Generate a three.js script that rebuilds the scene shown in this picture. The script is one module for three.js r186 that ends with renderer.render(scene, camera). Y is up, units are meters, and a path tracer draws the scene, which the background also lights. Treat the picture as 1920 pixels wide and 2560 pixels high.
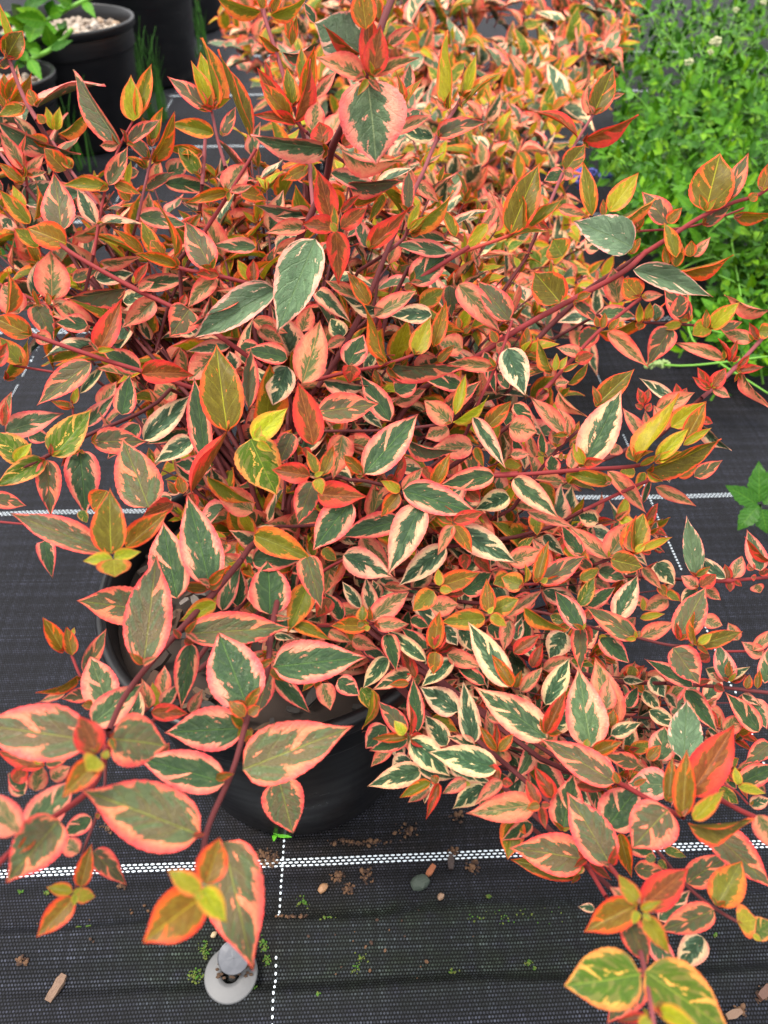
import * as THREE from 'three';
import { mergeGeometries } from 'three/addons/utils/BufferGeometryUtils.js';
import { ImprovedNoise } from 'three/addons/math/ImprovedNoise.js';

// ---------- camera, sky, light, exposure ----------
const scene = new THREE.Scene();
const PITCH = 43.5 * Math.PI / 180, EYE = 0.75, FOV = 67.3;
const camera = new THREE.PerspectiveCamera(FOV, 0.75, 0.02, 300);
camera.position.set(0, EYE, 0);
camera.rotation.set(-PITCH, 0, 0);
camera.focus = 0.56;
camera.userData.fStop = 9;
camera.updateMatrixWorld();

const skyData = new Float32Array(128 * 64 * 4);
for (let j = 0; j < 64; j++) for (let i = 0; i < 128; i++) {
  const el = (j + 0.5) / 64 * Math.PI - Math.PI / 2, s = Math.max(0, Math.sin(el)), k = (j * 128 + i) * 4;
  const az = i / 128 * Math.PI * 2, cl = 1 + 0.10 * Math.sin(az * 3 + el * 4) * Math.cos(el) + 0.06 * Math.sin(az * 7 + el * 9 + 1) * Math.cos(el);
  const L = (0.50 + 0.66 * s) * cl;                       // overcast: the zenith brighter than the horizon
  skyData[k] = L * 1.01; skyData[k + 1] = L; skyData[k + 2] = L * 1.0; skyData[k + 3] = 1;
}
const sky = new THREE.DataTexture(skyData, 128, 64, THREE.RGBAFormat, THREE.FloatType);
sky.mapping = THREE.EquirectangularReflectionMapping;
sky.magFilter = THREE.LinearFilter; sky.minFilter = THREE.LinearFilter; sky.wrapS = THREE.RepeatWrapping;
sky.needsUpdate = true;
scene.background = sky; scene.environment = sky;

const sun = new THREE.DirectionalLight(0xfff4e6, 1.5);
sun.position.set(-1.6, 3.6, -0.3); sun.target.position.set(0, 0, -0.5);
sun.castShadow = true; sun.shadow.radius = 26; sun.shadow.mapSize.set(2048, 2048);
Object.assign(sun.shadow.camera, { left: -3, right: 3, top: 3, bottom: -3, near: 0.1, far: 12 });
scene.add(sun, sun.target);

const renderer = new THREE.WebGLRenderer({ antialias: true });
renderer.toneMapping = THREE.LinearToneMapping;
renderer.toneMappingExposure = 2.75;
renderer.shadowMap.enabled = true;
renderer.shadowMap.type = THREE.PCFSoftShadowMap;

// ---------- helpers ----------
let seed = 12345;
const rnd = () => { seed = (seed + 0x6d2b79f5) | 0; let t = Math.imul(seed ^ (seed >>> 15), 1 | seed); t = (t + Math.imul(t ^ (t >>> 7), 61 | t)) ^ t; return ((t ^ (t >>> 14)) >>> 0) / 4294967296; };
const R = (a, b) => a + (b - a) * rnd(), pick = (a) => a[Math.floor(rnd() * a.length)];
const clamp = (x, a, b) => Math.min(b, Math.max(a, x)), lerp = (a, b, t) => a + (b - a) * t;
const sstep = (a, b, x) => { const t = clamp((x - a) / (b - a), 0, 1); return t * t * (3 - 2 * t); };
const V = (x, y, z) => new THREE.Vector3(x, y, z);
const perlin = new ImprovedNoise(), noise = (x, y, z = 0) => perlin.noise(x, y, z);
const FPX = 1280 / Math.tan(FOV / 2 * Math.PI / 180);        // focal length in photograph pixels
// a point of the photograph (1920 x 2560) at a depth along the optical axis, as a place in the garden
const at = (x, y, depth) => V((x - 960) / FPX * depth, -(y - 1280) / FPX * depth, -depth).applyMatrix4(camera.matrixWorld);
const toPx = (p) => { const q = p.clone().applyMatrix4(camera.matrixWorldInverse); return [960 + q.x / -q.z * FPX, 1280 - q.y / -q.z * FPX, -q.z]; };
// a point of the photograph at a height above the ground
const onGround = (x, y, h = 0) => { const a = at(x, y, 1), o = camera.position, t = (h - o.y) / (a.y - o.y); return o.clone().lerp(a, t); };
const used = {};
const numbered = (n) => { const k = used[n] = (used[n] ?? -1) + 1; return k ? n + '_' + String(k).padStart(3, '0') : n; };
function tag(o, label, category, group, kind) {
  if (label) o.userData.label = label; if (category) o.userData.category = category;
  if (group) o.userData.group = group; if (kind) o.userData.kind = kind; return o;
}
function base(name, p, label, category, group) { const g = new THREE.Group(); g.name = numbered(name); g.position.copy(p); scene.add(g); return tag(g, label, category, group); }
function mesh(name, geo, mat, parent = scene) {
  const m = new THREE.Mesh(geo, mat); m.name = parent === scene ? numbered(name) : name; m.castShadow = m.receiveShadow = true; parent.add(m); return m;
}
const lin = (r, g, b) => new THREE.Color().setRGB(r / 255, g / 255, b / 255, THREE.SRGBColorSpace);
const std = (c, o = {}) => new THREE.MeshStandardMaterial({ color: c, roughness: 0.6, ...o });
// a tube through points with a radius at each
function tube(pts, r0, r1, sides = 7, steps = 0, knots = []) {
  const c = new THREE.CatmullRomCurve3(pts, false, 'centripetal'), n = steps || Math.max(4, (pts.length - 1) * 4);
  const fr = c.computeFrenetFrames(n, false), pos = [], idx = [], uv = [];
  for (let i = 0; i <= n; i++) {
    const t = i / n, p = c.getPointAt(t); let r = lerp(r0, r1, t);
    for (const k of knots) r *= 1 + 0.35 * Math.exp(-(((p.distanceTo(k)) / (r * 1.6)) ** 2));
    for (let s = 0; s <= sides; s++) {
      const a = s / sides * Math.PI * 2, q = p.clone().addScaledVector(fr.normals[i], Math.cos(a) * r).addScaledVector(fr.binormals[i], Math.sin(a) * r);
      pos.push(q.x, q.y, q.z); uv.push(s / sides, t * 8);
      if (i < n && s < sides) { const k = i * (sides + 1) + s; idx.push(k, k + sides + 1, k + 1, k + 1, k + sides + 1, k + sides + 2); }
    }
  }
  const g = new THREE.BufferGeometry();
  g.setAttribute('position', new THREE.Float32BufferAttribute(pos, 3)); g.setAttribute('uv', new THREE.Float32BufferAttribute(uv, 2)); g.setIndex(idx); g.computeVertexNormals();
  return g;
}
function tex(w, h, f, color = true) {
  const d = new Uint8Array(w * h * 4);
  for (let y = 0; y < h; y++) for (let x = 0; x < w; x++) { const c = f(x, y), k = (y * w + x) * 4; d[k] = c[0]; d[k + 1] = c[1]; d[k + 2] = c[2]; d[k + 3] = 255; }
  const t = new THREE.DataTexture(d, w, h); t.wrapS = t.wrapT = THREE.RepeatWrapping; t.magFilter = THREE.LinearFilter; t.minFilter = THREE.LinearMipmapLinearFilter; t.generateMipmaps = true;
  if (color) t.colorSpace = THREE.SRGBColorSpace; t.needsUpdate = true; return t;
}

// ---------- leaf colouring: one sheet of 10 x 4 leaves, each with its own markings ----------
// centre, second centre tone, margin, rim, vein (sRGB); how far the centre reaches; how many breaks
const STYLE = {
  D:  { n: 3, c: [42, 70, 38], c2: [62, 86, 50], m: [252, 152, 120], e: [244, 64, 72], v: [96, 128, 66], reach: 0.62, jag: 0.30 },
  M:  { n: 4, c: [46, 76, 46], c2: [78, 104, 70], m: [254, 184, 144], e: [248, 96, 92], v: [98, 124, 76], reach: 0.45, jag: 0.36 },
  W:  { n: 3, c: [46, 78, 50], c2: [88, 116, 84], m: [250, 214, 164], e: [250, 150, 130], v: [92, 118, 76], reach: 0.52, jag: 0.32 },
  E:  { n: 3, c: [82, 108, 76], c2: [96, 122, 88], m: [250, 196, 168], e: [250, 140, 128], v: [104, 128, 84], reach: 0.82, jag: 0.26 },
  G:  { n: 3, c: [70, 94, 58], c2: [86, 108, 72], m: [254, 156, 128], e: [248, 84, 90], v: [132, 146, 100], reach: 0.54, jag: 0.32 },
  B:  { n: 5, c: [92, 80, 54], c2: [80, 90, 58], m: [254, 132, 96], e: [248, 62, 70], v: [144, 146, 72], reach: 0.64, jag: 0.32 },
  O:  { n: 4, c: [134, 96, 16], c2: [136, 108, 26], m: [252, 112, 32], e: [244, 60, 40], v: [206, 184, 40], reach: 0.64, jag: 0.32 },
  N:  { n: 2, c: [102, 88, 16], c2: [112, 98, 26], m: [252, 120, 44], e: [246, 74, 50], v: [186, 188, 40], reach: 0.80, jag: 0.22 },
  A:  { n: 2, c: [118, 118, 26], c2: [130, 126, 38], m: [252, 146, 52], e: [246, 88, 54], v: [164, 168, 44], reach: 0.64, jag: 0.34 },
  Y:  { n: 2, c: [170, 162, 24], c2: [178, 170, 40], m: [252, 160, 62], e: [248, 96, 56], v: [206, 202, 50], reach: 0.66, jag: 0.28 },
  K:  { n: 2, c: [84, 112, 26], c2: [124, 126, 58], m: [250, 184, 88], e: [248, 118, 68], v: [150, 172, 50], reach: 0.80, jag: 0.22 },
  L:  { n: 1, c: [180, 184, 24], c2: [196, 198, 50], m: [240, 208, 58], e: [242, 134, 66], v: [210, 214, 60], reach: 0.6, jag: 0.2 },
  R:  { n: 3, c: [126, 66, 22], c2: [144, 84, 32], m: [232, 74, 48], e: [224, 44, 48], v: [204, 116, 50], reach: 0.50, jag: 0.38 },
  P:  { n: 3, c: [102, 114, 68], c2: [162, 138, 92], m: [254, 150, 116], e: [250, 82, 84], v: [220, 146, 92], reach: 0.32, jag: 0.46 },
};
// half width along a leaf: broad near the foot, drawn out into a point
const profile = (v, p, q) => { const pk = Math.pow(p / (p + q), p) * Math.pow(q / (p + q), q); return 0.5 * Math.pow(v, p) * Math.pow(1 - v, q) / pk * (1 - 0.30 * sstep(0.66, 0.97, v)); };
const CELLS = []; const cellOf = {};
for (const [k, s] of Object.entries(STYLE)) { cellOf[k] = []; for (let i = 0; i < s.n; i++) { cellOf[k].push(CELLS.length); CELLS.push(s); } }
const NC = 10, CW = 204, CH = 512, AW = CW * NC, AH = CH * 4;
const leafColor = new Uint8Array(AW * AH * 4), leafBump = new Uint8Array(AW * AH * 4);
CELLS.forEach((s, ci) => {
  const ox = (ci % NC) * CW, oy = Math.floor(ci / NC) * CH, z = ci * 7.31 + 3;
  const NV = 5, drop = noise(z, 2.2) * 0.12, lean = noise(z, 5.1) * 0.25;
  const wedge = 0.25 + 0.5 * (noise(z, 9.3) * 0.5 + 0.5), wside = noise(z, 4.4) > 0 ? 1 : -1, wsize = 0.1 + 0.35 * Math.abs(noise(z * 1.7, 8.8));
  for (let y = 0; y < CH; y++) for (let x = 0; x < CW; x++) {
    const u = (x + 0.5) / CW * 2 - 1, v = (y + 0.5) / CH, a = Math.abs(u), sd = u < 0 ? 0 : 31;
    const hw = profile(v, 0.6, 0.95);                                             // half width here, so that marks keep their shape
    const t = v - 0.62 * a * hw - 0.10 * a * a;                                         // along the side veins
    // blocky, feathered edge of the dark centre, stepping from vein to vein
    const step = Math.floor(t * 26 + 0.9 * noise(t * 9, a * 6, z) + sd) , cellN = noise(step * 0.77 + z, sd * 1.3 + 0.5, 1.7), fine = noise(t * 60 + sd, a * 22, z), mid = noise(t * 9 + sd, a * 2.2, z + 9);
    const ends = sstep(0.0, 0.10, v) * (1 - sstep(0.80, 0.99, v));
    const wide = noise(t * 4.2 + sd, z * 1.3, 2.6);
    let edge = s.reach * (0.50 + 0.50 * ends) + drop + lean * u * 0.3 + s.jag * (0.75 * wide + 0.50 * mid + 0.42 * cellN + 0.24 * fine);
    edge *= 1 - 0.55 * sstep(0.84, 1, v);
    if (u * wside > 0 && wsize > 0.16) edge -= 0.9 * Math.max(0, 1 - Math.abs(t - wedge + 0.02 * fine) / (wsize * 0.30)) * (s.jag > 0.2 ? 1 : 0.3);
    const isle = noise(u * hw * 9 + z, t * 7, z + 21) + 0.25 * fine > 0.62 - s.jag * 0.2 && a > 0.08;
    const inC = clamp((edge - a) * 22 + 0.5, 0, 1) * (isle ? 0.0 : 1);
    const two = clamp((noise(t * 13 + z, a * 3.2 + sd, 4.7 + z) - 0.05 + (a / Math.max(0.1, edge) - 0.6) * 0.5) * 14, 0, 1);
    // veins
    const mr = Math.exp(-((a * hw / 0.011) ** 2)) * (1 - sstep(0.85, 1, v));
    const q = t * NV + noise(z, a * 2) * 0.22 + noise(z, v * 3 + sd, 4) * 0.2 + (sd ? 0.35 : 0), vq = Math.abs(q - Math.round(q)) / NV;
    const side = Math.exp(-((vq / 0.008) ** 2)) * sstep(0.02, 0.1, a) * (1 - sstep(0.72, 0.98, a)) * sstep(0.03, 0.1, v);
    const net = 1 - clamp(Math.min(Math.abs(noise(u * hw * 44 + z, v * 40, 2.1)), Math.abs(noise(u * hw * 44 + z, v * 40, 9.6))) * 9, 0, 1);
    const rim = sstep(0.58, 0.98, a + 0.12 * noise(v * 14 + sd, z, 3.3)) * clamp(0.72 + 0.5 * noise(v * 5 + sd, z, 8.2), 0.3, 0.95) + 0.4 * sstep(0.86, 1, v);
    const blot = noise(u * 5 + z, v * 9, 6.6) * 0.10 + noise(u * 16, v * 34, z) * 0.07 + noise(u * 60, v * 120, z) * 0.05;
    const c = [0, 0, 0];
    for (let k = 0; k < 3; k++) {
      let g = lerp(s.c[k], s.c2[k], two), m = lerp(s.m[k], s.e[k], clamp(rim, 0, 1));
      g = lerp(g, s.v[k], clamp(mr * 0.95 + side * 0.30 + net * 0.20, 0, 1)); m = lerp(m, (s.e[k] + s.m[k]) / 2, net * 0.25); m = lerp(m, s.v[k], mr * 0.4);
      c[k] = lerp(m, g, inC) * (1 + blot);
    }
    if (ci % 5 === 2 && v + 0.05 * noise(u * 6, v * 30, z) > 0.955) { c[0] = 118; c[1] = 78; c[2] = 50; }            // a withered point
    if (noise(u * 13 + z, v * 26, 77) > 0.62) { c[0] *= 0.86; c[1] *= 0.62; c[2] *= 0.62; }   // small red specks
    const k = ((oy + y) * AW + ox + x) * 4;
    leafColor[k] = clamp(c[0], 0, 255); leafColor[k + 1] = clamp(c[1], 0, 255); leafColor[k + 2] = clamp(c[2], 0, 255); leafColor[k + 3] = 255;
    const puff = Math.min(1, vq * NV * 2.2) * 0.35;
    const h = 150 + 60 * puff - 70 * mr - 45 * side - 60 * net + 16 * noise(u * 20 * hw, v * 20, z) + 10 * noise(u * 50, v * 100, z);
    leafBump[k] = leafBump[k + 1] = leafBump[k + 2] = clamp(h, 0, 255); leafBump[k + 3] = 255;
  }
});
const sheet = (d, color) => { const t = new THREE.DataTexture(d, AW, AH); t.magFilter = THREE.LinearFilter; t.minFilter = THREE.LinearMipmapLinearFilter; t.generateMipmaps = true; if (color) t.colorSpace = THREE.SRGBColorSpace; t.needsUpdate = true; return t; };
const leafMaps = { map: sheet(leafColor, true), bumpMap: sheet(leafBump, false), side: THREE.DoubleSide };
const leafMat = new THREE.MeshPhysicalMaterial({ name: 'grown leaf', ...leafMaps, bumpScale: 0.002, roughness: 0.37, specularIntensity: 1.0, vertexColors: true });
const youngMat = new THREE.MeshPhysicalMaterial({ name: 'young leaf', ...leafMaps, bumpScale: 0.0018, roughness: 0.94, transmission: 0.3, thickness: 0, specularIntensity: 0.1, clearcoat: 0.3, clearcoatRoughness: 0.4, vertexColors: true });
const YOUNG = 'ONAYKLRP', matFor = (st) => (YOUNG.includes(st) ? youngMat : leafMat);

// one leaf: base at the origin, one metre along +y, one metre wide, facing +z
const SHAPES = [[0.58, 1.02], [0.68, 1.10], [0.52, 0.86], [0.54, 1.12]];
const CURLS = [[0.06, 0.32, 0.024], [0.18, 0.42, 0.03], [0.34, 0.34, 0.026], [-0.16, 0.46, 0.028], [0.12, 0.72, 0.036], [0.52, 0.46, 0.03], [0.05, 0.20, 0.044], [0.26, 0.60, 0.036]];
const geoCache = {};
function pucker(u, v, hw, ph) {                          // the blade swells between its side veins and sinks along the midrib
  const a = Math.abs(u), q = (v - 0.62 * a * hw - 0.10 * a * a) * 5 + (u < 0 ? 0.3 : 0) + 0.1 * Math.sin(ph), f = Math.abs(q - Math.round(q)) * 2;
  return 0.011 * Math.sqrt(f) * Math.min(1, a * 4) * (1 - a * a) + 0.006 * Math.sin(u * 5 + ph) * Math.sin(v * 13 + ph * 2) * a;
}
const TINTS = [[1, 1, 1], [0.9, 0.97, 0.86], [1, 0.92, 0.86], [1, 1.04, 0.98], [0.86, 0.84, 0.84], [1, 0.97, 1.02]];   // no two leaves quite the same tone
function leafGeo(cell, shape, curl, nu, nv, variant = 0) {
  const ratio = 0.46, flip = variant % 2 ? -1 : 1, tint = TINTS[variant >> 1];
  const key = [cell, shape, curl, nu, nv, variant].join();
  if (geoCache[key]) return geoCache[key];
  const [p, q] = SHAPES[shape], [arch, fold, wave] = CURLS[curl];
  const pos = [], uv = [], idx = [], col = [], ox = cell % NC, oy = Math.floor(cell / NC), ph = curl * 1.7 + cell * 0.9, bend = Math.sin(cell * 2.3 + curl) * 0.06;
  for (let j = 0; j <= nv; j++) for (let i = 0; i <= nu; i++) {
    const v = Math.pow(j / nv, 0.92), u = i / nu * 2 - 1, a = Math.abs(u);
    let hw = profile(v, p, q); if (j === 0) hw = 0.012; if (j === nv) hw = 0.0;
    if (nv > 16 && j > 2 && j < nv) hw *= 1 + (j % 2 ? 0.018 : -0.010);
    // the local axes are stretched later, so depth is given in lengths of the leaf
    const x = u * hw + bend * v * v, z = fold * a * hw * ratio * 1.6 * (1 - 0.4 * v) - arch * v * v + wave * Math.sin(v * 8 + ph + (u > 0 ? 1.3 : 0)) * a * a + (nv > 16 ? pucker(u, v, hw, ph) : 0);
    pos.push(x, v * (1 - 0.25 * arch * arch * v), z); col.push(...tint); uv.push((ox + 0.5 + 0.5 * u * flip * 0.95) / NC, (oy + 0.01 + 0.98 * v) / 4);
    if (i < nu && j < nv) { const k = j * (nu + 1) + i; idx.push(k, k + 1, k + nu + 1, k + 1, k + nu + 2, k + nu + 1); }
  }
  const g = new THREE.BufferGeometry();
  g.setAttribute('position', new THREE.Float32BufferAttribute(pos, 3)); g.setAttribute('uv', new THREE.Float32BufferAttribute(uv, 2)); g.setIndex(idx); g.computeVertexNormals();
  g.setAttribute('color', new THREE.Float32BufferAttribute(col, 3)); return geoCache[key] = g;
}
// a leaf record: place, direction, face, size
function leafMatrix(p, axis, n, len, wid) {
  const y = axis.clone().normalize(), z = n.clone().addScaledVector(y, -n.dot(y)).normalize(), x = y.clone().cross(z);
  return new THREE.Matrix4().makeBasis(x.multiplyScalar(wid), y.multiplyScalar(len), z.multiplyScalar(len)).setPosition(p);
}
const anyVariant = () => Math.floor(rnd() * 11.99);
const cellFor = (st) => pick(cellOf[st] ?? cellOf.B);

// ---------- the shrub of the picture: shoots and leaves read off the photograph, each set at its own distance ----------
const DG = [[0.72, 0.70, 0.64, 0.80, 0.85], [0.70, 0.68, 0.62, 0.75, 0.80], [0.65, 0.64, 0.60, 0.68, 0.72], [0.60, 0.60, 0.58, 0.62, 0.68], [0.55, 0.56, 0.57, 0.58, 0.62], [0.50, 0.52, 0.54, 0.55, 0.58], [0.45, 0.47, 0.52, 0.52, 0.52], [0.42, 0.43, 0.48, 0.48, 0.47], [0.38, 0.38, 0.42, 0.40, 0.40]];
const DY = [0, 300, 600, 900, 1200, 1500, 1800, 2100, 2560];
function canopy(x, y) {                                   // distance of the shrub's outer leaves along each line of sight
  let j = 0; while (j < 7 && y > DY[j + 1]) j++;
  const ty = clamp((y - DY[j]) / (DY[j + 1] - DY[j]), 0, 1), fx = clamp(x / 480, 0, 3.999), i = Math.floor(fx), tx = fx - i;
  return lerp(lerp(DG[j][i], DG[j][i + 1], tx), lerp(DG[j + 1][i], DG[j + 1][i + 1], tx), ty);
}
const CROWN = V(-0.075, 0.285, -0.43);
const branches = [], handLeaves = [];
let TX = 0, TY = 0, cur = null;
const K = 1659 / 640;
const T = (c, r) => { TX = c * 640; TY = r * 640; cur = null; };
const STEMC = { r: 0, p: 1, d: 2, o: 3 };
// a shoot: colour, width at its two ends, then x, y, centimetres in front of the canopy, for each point; free = does not run on to the crown
function B(col, w0, w1, ...a) {
  const pts = [];
  for (let i = 0; i < a.length; i += 3) { const x = TX + a[i] / K, y = TY + a[i + 1] / K; pts.push({ x, y, d: canopy(x, y) - a[i + 2] / 100 }); }
  cur = { col: STEMC[col[0]], free: col.length > 1, w0: w0 / K * (col[0] === 'd' ? 0.55 : 0.6), w1: w1 / K * 0.62, fromStart: w0 >= w1, pts, leaves: [] }; branches.push(cur);
}
const loose = () => { cur = null; };
const UP = V(0, 1, 0);
// a leaf: foot, tip, width as seen, colouring, centimetres in front of the canopy, curl
function l(bx, by, tx, ty, w, st, z, curl) {
  const x0 = TX + bx / K, y0 = TY + by / K, x1 = TX + tx / K, y1 = TY + ty / K, lp = Math.hypot(x1 - x0, y1 - y0), wp = w / K * 0.93;
  let d = canopy(x0, y0) - (z === undefined ? clamp((lp - 55) / 60, -0.6, 1.6) : z) / 100, on = null;
  if (cur) {
    let best = 30 + lp * 0.12;
    for (let i = 0; i + 1 < cur.pts.length; i++) {
      const p = cur.pts[i], q = cur.pts[i + 1], L2 = (q.x - p.x) ** 2 + (q.y - p.y) ** 2, t = clamp(((x0 - p.x) * (q.x - p.x) + (y0 - p.y) * (q.y - p.y)) / L2, 0, 1);
      const s = Math.hypot(p.x + t * (q.x - p.x) - x0, p.y + t * (q.y - p.y) - y0);
      if (s < best) { best = s; on = cur; if (z === undefined) d = lerp(p.d, q.d, t) - 0.002; }
    }
  }
  const foot = at(x0, y0, d), toEye = camera.position.clone().sub(foot).normalize();
  const right = V(1, 0, 0), up2 = toEye.clone().cross(right).normalize();
  // leaves face between the eye and the sky
  let n = toEye.clone().addScaledVector(UP, R(0.15, 0.5)).addScaledVector(right, R(-0.28, 0.28)).normalize();
  const ray = at(x1, y1, 1).sub(camera.position), den = ray.dot(n);
  let tip = camera.position.clone().addScaledVector(ray, foot.clone().sub(camera.position).dot(n) / den);
  const flat = at(x1, y1, d);
  if (tip.distanceTo(flat) > 0.45 * flat.distanceTo(foot)) tip = flat.clone().lerp(tip, 0.45 * flat.distanceTo(foot) / tip.distanceTo(flat));
  const axis = tip.clone().sub(foot), len = axis.length(); axis.normalize();
  n.addScaledVector(axis, -n.dot(axis)).normalize();
  let wid = wp / FPX * d, side = axis.clone().cross(n);
  const ratio = wp / lp;
  if (ratio < 0.26) {                                      // seen nearly edge-on: turn it about its axis
    const ang = Math.acos(clamp(ratio / 0.42, 0.25, 1)), s = (side.dot(UP) > 0 ? -1 : 1);
    n.applyAxisAngle(axis, ang * s * (rnd() < 0.75 ? 1 : -1)); wid = len * 0.40;
  } else { const vis = Math.abs(side.dot(toEye)); wid /= Math.sqrt(Math.max(0.6, 1 - vis * vis)); }
  const shape = ratio > 0.62 ? 2 : ratio < 0.34 ? 1 : pick([0, 0, 3]);
  const c = curl ?? (ratio < 0.26 ? pick([1, 2, 4]) : pick([0, 0, 1, 1, 4, 6, 3, 7]));
  const [ar] = CURLS[c];
  const rec = { m: leafMatrix(foot, axis.addScaledVector(n, ar * 0.75), n, len * 1.02, wid), st, shape, curl: c, px: lp * Math.max(wp, 12), foot };
  if (on) on.leaves.push(rec); handLeaves.push(rec); rec.branch = on;
}

T(0, 0);
B('r', 38, 24, 605, 1659, 4, 635, 1480, 4.5, 680, 1240, 5, 770, 960, 6, 862, 785, 6);
l(780, 935, 468, 470, 150, 'B', undefined, 0); l(825, 930, 1035, 770, 95, 'B', undefined, 1); l(865, 785, 848, 488, 150, 'Y', undefined, 0); l(885, 765, 978, 410, 112, 'A'); l(905, 730, 980, 665, 34, 'O');
l(695, 1215, 410, 1185, 100, 'A', undefined, 5); l(705, 1200, 835, 955, 120, 'B'); l(640, 1470, 965, 1450, 90, 'M'); l(625, 1450, 505, 1220, 120, 'M'); l(740, 1190, 910, 1260, 80, 'O');
B('p', 34, 24, 890, 1430, 2, 935, 1220, 3, 995, 960, 4);
l(960, 1030, 785, 830, 95, 'B'); l(985, 1040, 1140, 740, 75, 'O', undefined, 2); l(985, 950, 1055, 700, 90, 'A'); l(960, 900, 925, 755, 60, 'O'); l(1000, 930, 1010, 770, 70, 'Y');
B('p', 40, 28, 1460, 1080, 0, 1410, 900, 1, 1372, 720, 2);
l(1385, 865, 1100, 800, 120, 'A', undefined, 5); l(1360, 720, 1088, 495, 120, 'B', undefined, 1); l(1372, 710, 1240, 400, 105, 'Y'); l(1385, 700, 1305, 340, 150, 'Y', undefined, 0); l(1395, 700, 1318, 255, 110, 'A'); l(1395, 700, 1490, 635, 50, 'Y'); l(1440, 885, 1530, 695, 85, 'B');
B('p', 44, 38, 1310, 1200, 1, 1330, 900, 2); l(1310, 1000, 1075, 965, 70, 'A'); l(1300, 1010, 1160, 1000, 90, 'Y'); l(1290, 1130, 1150, 930, 120, 'K');
B('r', 48, 34, 1318, 1510, 5, 1450, 1310, 6, 1660, 965, 7);
l(1478, 1245, 1205, 1310, 85, 'O', undefined, 1); l(1465, 1240, 1590, 1055, 175, 'P', undefined, 6); l(1500, 1240, 1640, 1200, 60, 'P');
loose();
l(1622, 892, 1408, 342, 125, 'N', 5, 3); l(1560, 1250, 1720, 1290, 110, 'O', 2, 5); l(1070, 1190, 1400, 1230, 120, 'D', 1, 1); l(1090, 1130, 1230, 1050, 130, 'G', 0); l(950, 1230, 1130, 1110, 80, 'B', 1);
B('p', 44, 30, 175, 1215, 4, 90, 1110, 3, -10, 980, 2);
B('r', 30, 22, 175, 1210, 4, 165, 1090, 5); l(165, 1110, 0, 860, 110, 'P'); l(165, 1110, 155, 855, 42, 'R'); l(150, 1190, -10, 1050, 80, 'O'); l(170, 1130, 290, 1000, 80, 'P'); l(165, 1150, 60, 1000, 60, 'R'); l(180, 1140, 300, 1110, 60, 'P');
B('p', 40, 30, 630, 1330, 1, 440, 1080, 2, 340, 915, 3); l(425, 1105, 278, 960, 135, 'O'); l(315, 935, 190, 880, 85, 'O'); l(470, 1090, 390, 1000, 80, 'A');
B('p', 52, 36, 240, 780, 4, 150, 620, 4, 60, 390, 5);
l(240, 700, 655, 528, 70, 'G', undefined, 1); l(235, 690, 180, 575, 85, 'O'); l(45, 650, 20, 475, 85, 'O'); l(50, 640, 120, 475, 66, 'O'); l(42, 690, 212, 480, 66, 'O'); l(165, 690, -20, 745, 90, 'A'); l(45, 375, 135, 195, 150, 'N'); l(30, 390, 5, 20, 80, 'Y'); l(0, 440, 90, 370, 60, 'B'); l(30, 690, -40, 560, 70, 'O');
l(350, 845, 300, 690, 62, 'L'); l(362, 845, 382, 695, 72, 'L'); l(380, 865, 590, 722, 64, 'A'); l(290, 800, 240, 740, 70, 'O');
loose();
l(-10, 790, 490, 1020, 120, 'G', 6, 2); l(195, 1450, -10, 1235, 115, 'A', 3); l(150, 1365, 85, 1200, 90, 'Y', 4); l(222, 1425, 242, 1165, 42, 'O', 4); l(150, 1290, 545, 1240, 170, 'E', 2, 7);
l(400, 1500, 360, 1118, 220, 'B', 5, 6); l(430, 1580, 178, 1470, 190, 'O', 6, 1); l(250, 1600, 95, 1480, 120, 'A', 3); l(1130, 1670, 1040, 1305, 66, 'O', 4); l(1020, 1660, 920, 1430, 115, 'A', 4); l(1060, 1659, 970, 1560, 110, 'O', 5); l(900, 1400, 1225, 1470, 130, 'G', 2); l(1659, 1600, 1370, 1590, 110, 'G', 2); l(930, 1640, 740, 1480, 80, 'O', 3); l(1240, 1480, 1300, 1380, 50, 'O', 4); l(70, 1420, 20, 1480, 130, 'M', 1); l(480, 1540, 700, 1440, 60, 'P', 2);
l(1400, 1150, 1659, 1160, 90, 'G', 0); l(900, 1110, 700, 1160, 80, 'B', 1); l(840, 1300, 760, 1180, 80, 'O', 2); l(820, 1200, 850, 1040, 50, 'L', 3);

T(1, 0);
B('d', 82, 72, 225, 1659, 4, 440, 1200, 7, 495, 960, 11, 565, 810, 14, 720, 480, 18, 820, 150, 18, 890, -30, 18);
l(720, 515, 792, 1055, 480, 'G', undefined, 6); l(690, 335, 385, 150, 330, 'E', undefined, 6); l(725, 480, 738, 75, 150, 'R', undefined, 0); l(755, 485, 800, 160, 175, 'R', 20, 0); l(672, 352, 438, 185, 62, 'R', 19); l(705, 505, 395, 365, 150, 'P', 19.5); l(740, 490, 1048, 375, 92, 'P', 19.5); l(850, 300, 1025, 168, 85, 'P', 16); l(715, 190, 670, -120, 180, 'O', 20, 3); l(790, 150, 770, -60, 90, 'O', 17);
l(455, 955, -20, 905, 120, 'G', undefined, 1); l(440, 935, 420, 795, 165, 'R', undefined, 3); l(365, 850, 395, 655, 140, 'P', 9); l(550, 965, 960, 1055, 90, 'P'); l(560, 940, 655, 880, 105, 'R'); l(480, 1120, 825, 1235, 115, 'G', 5); l(590, 1195, 945, 1180, 80, 'B', 4);
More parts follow.
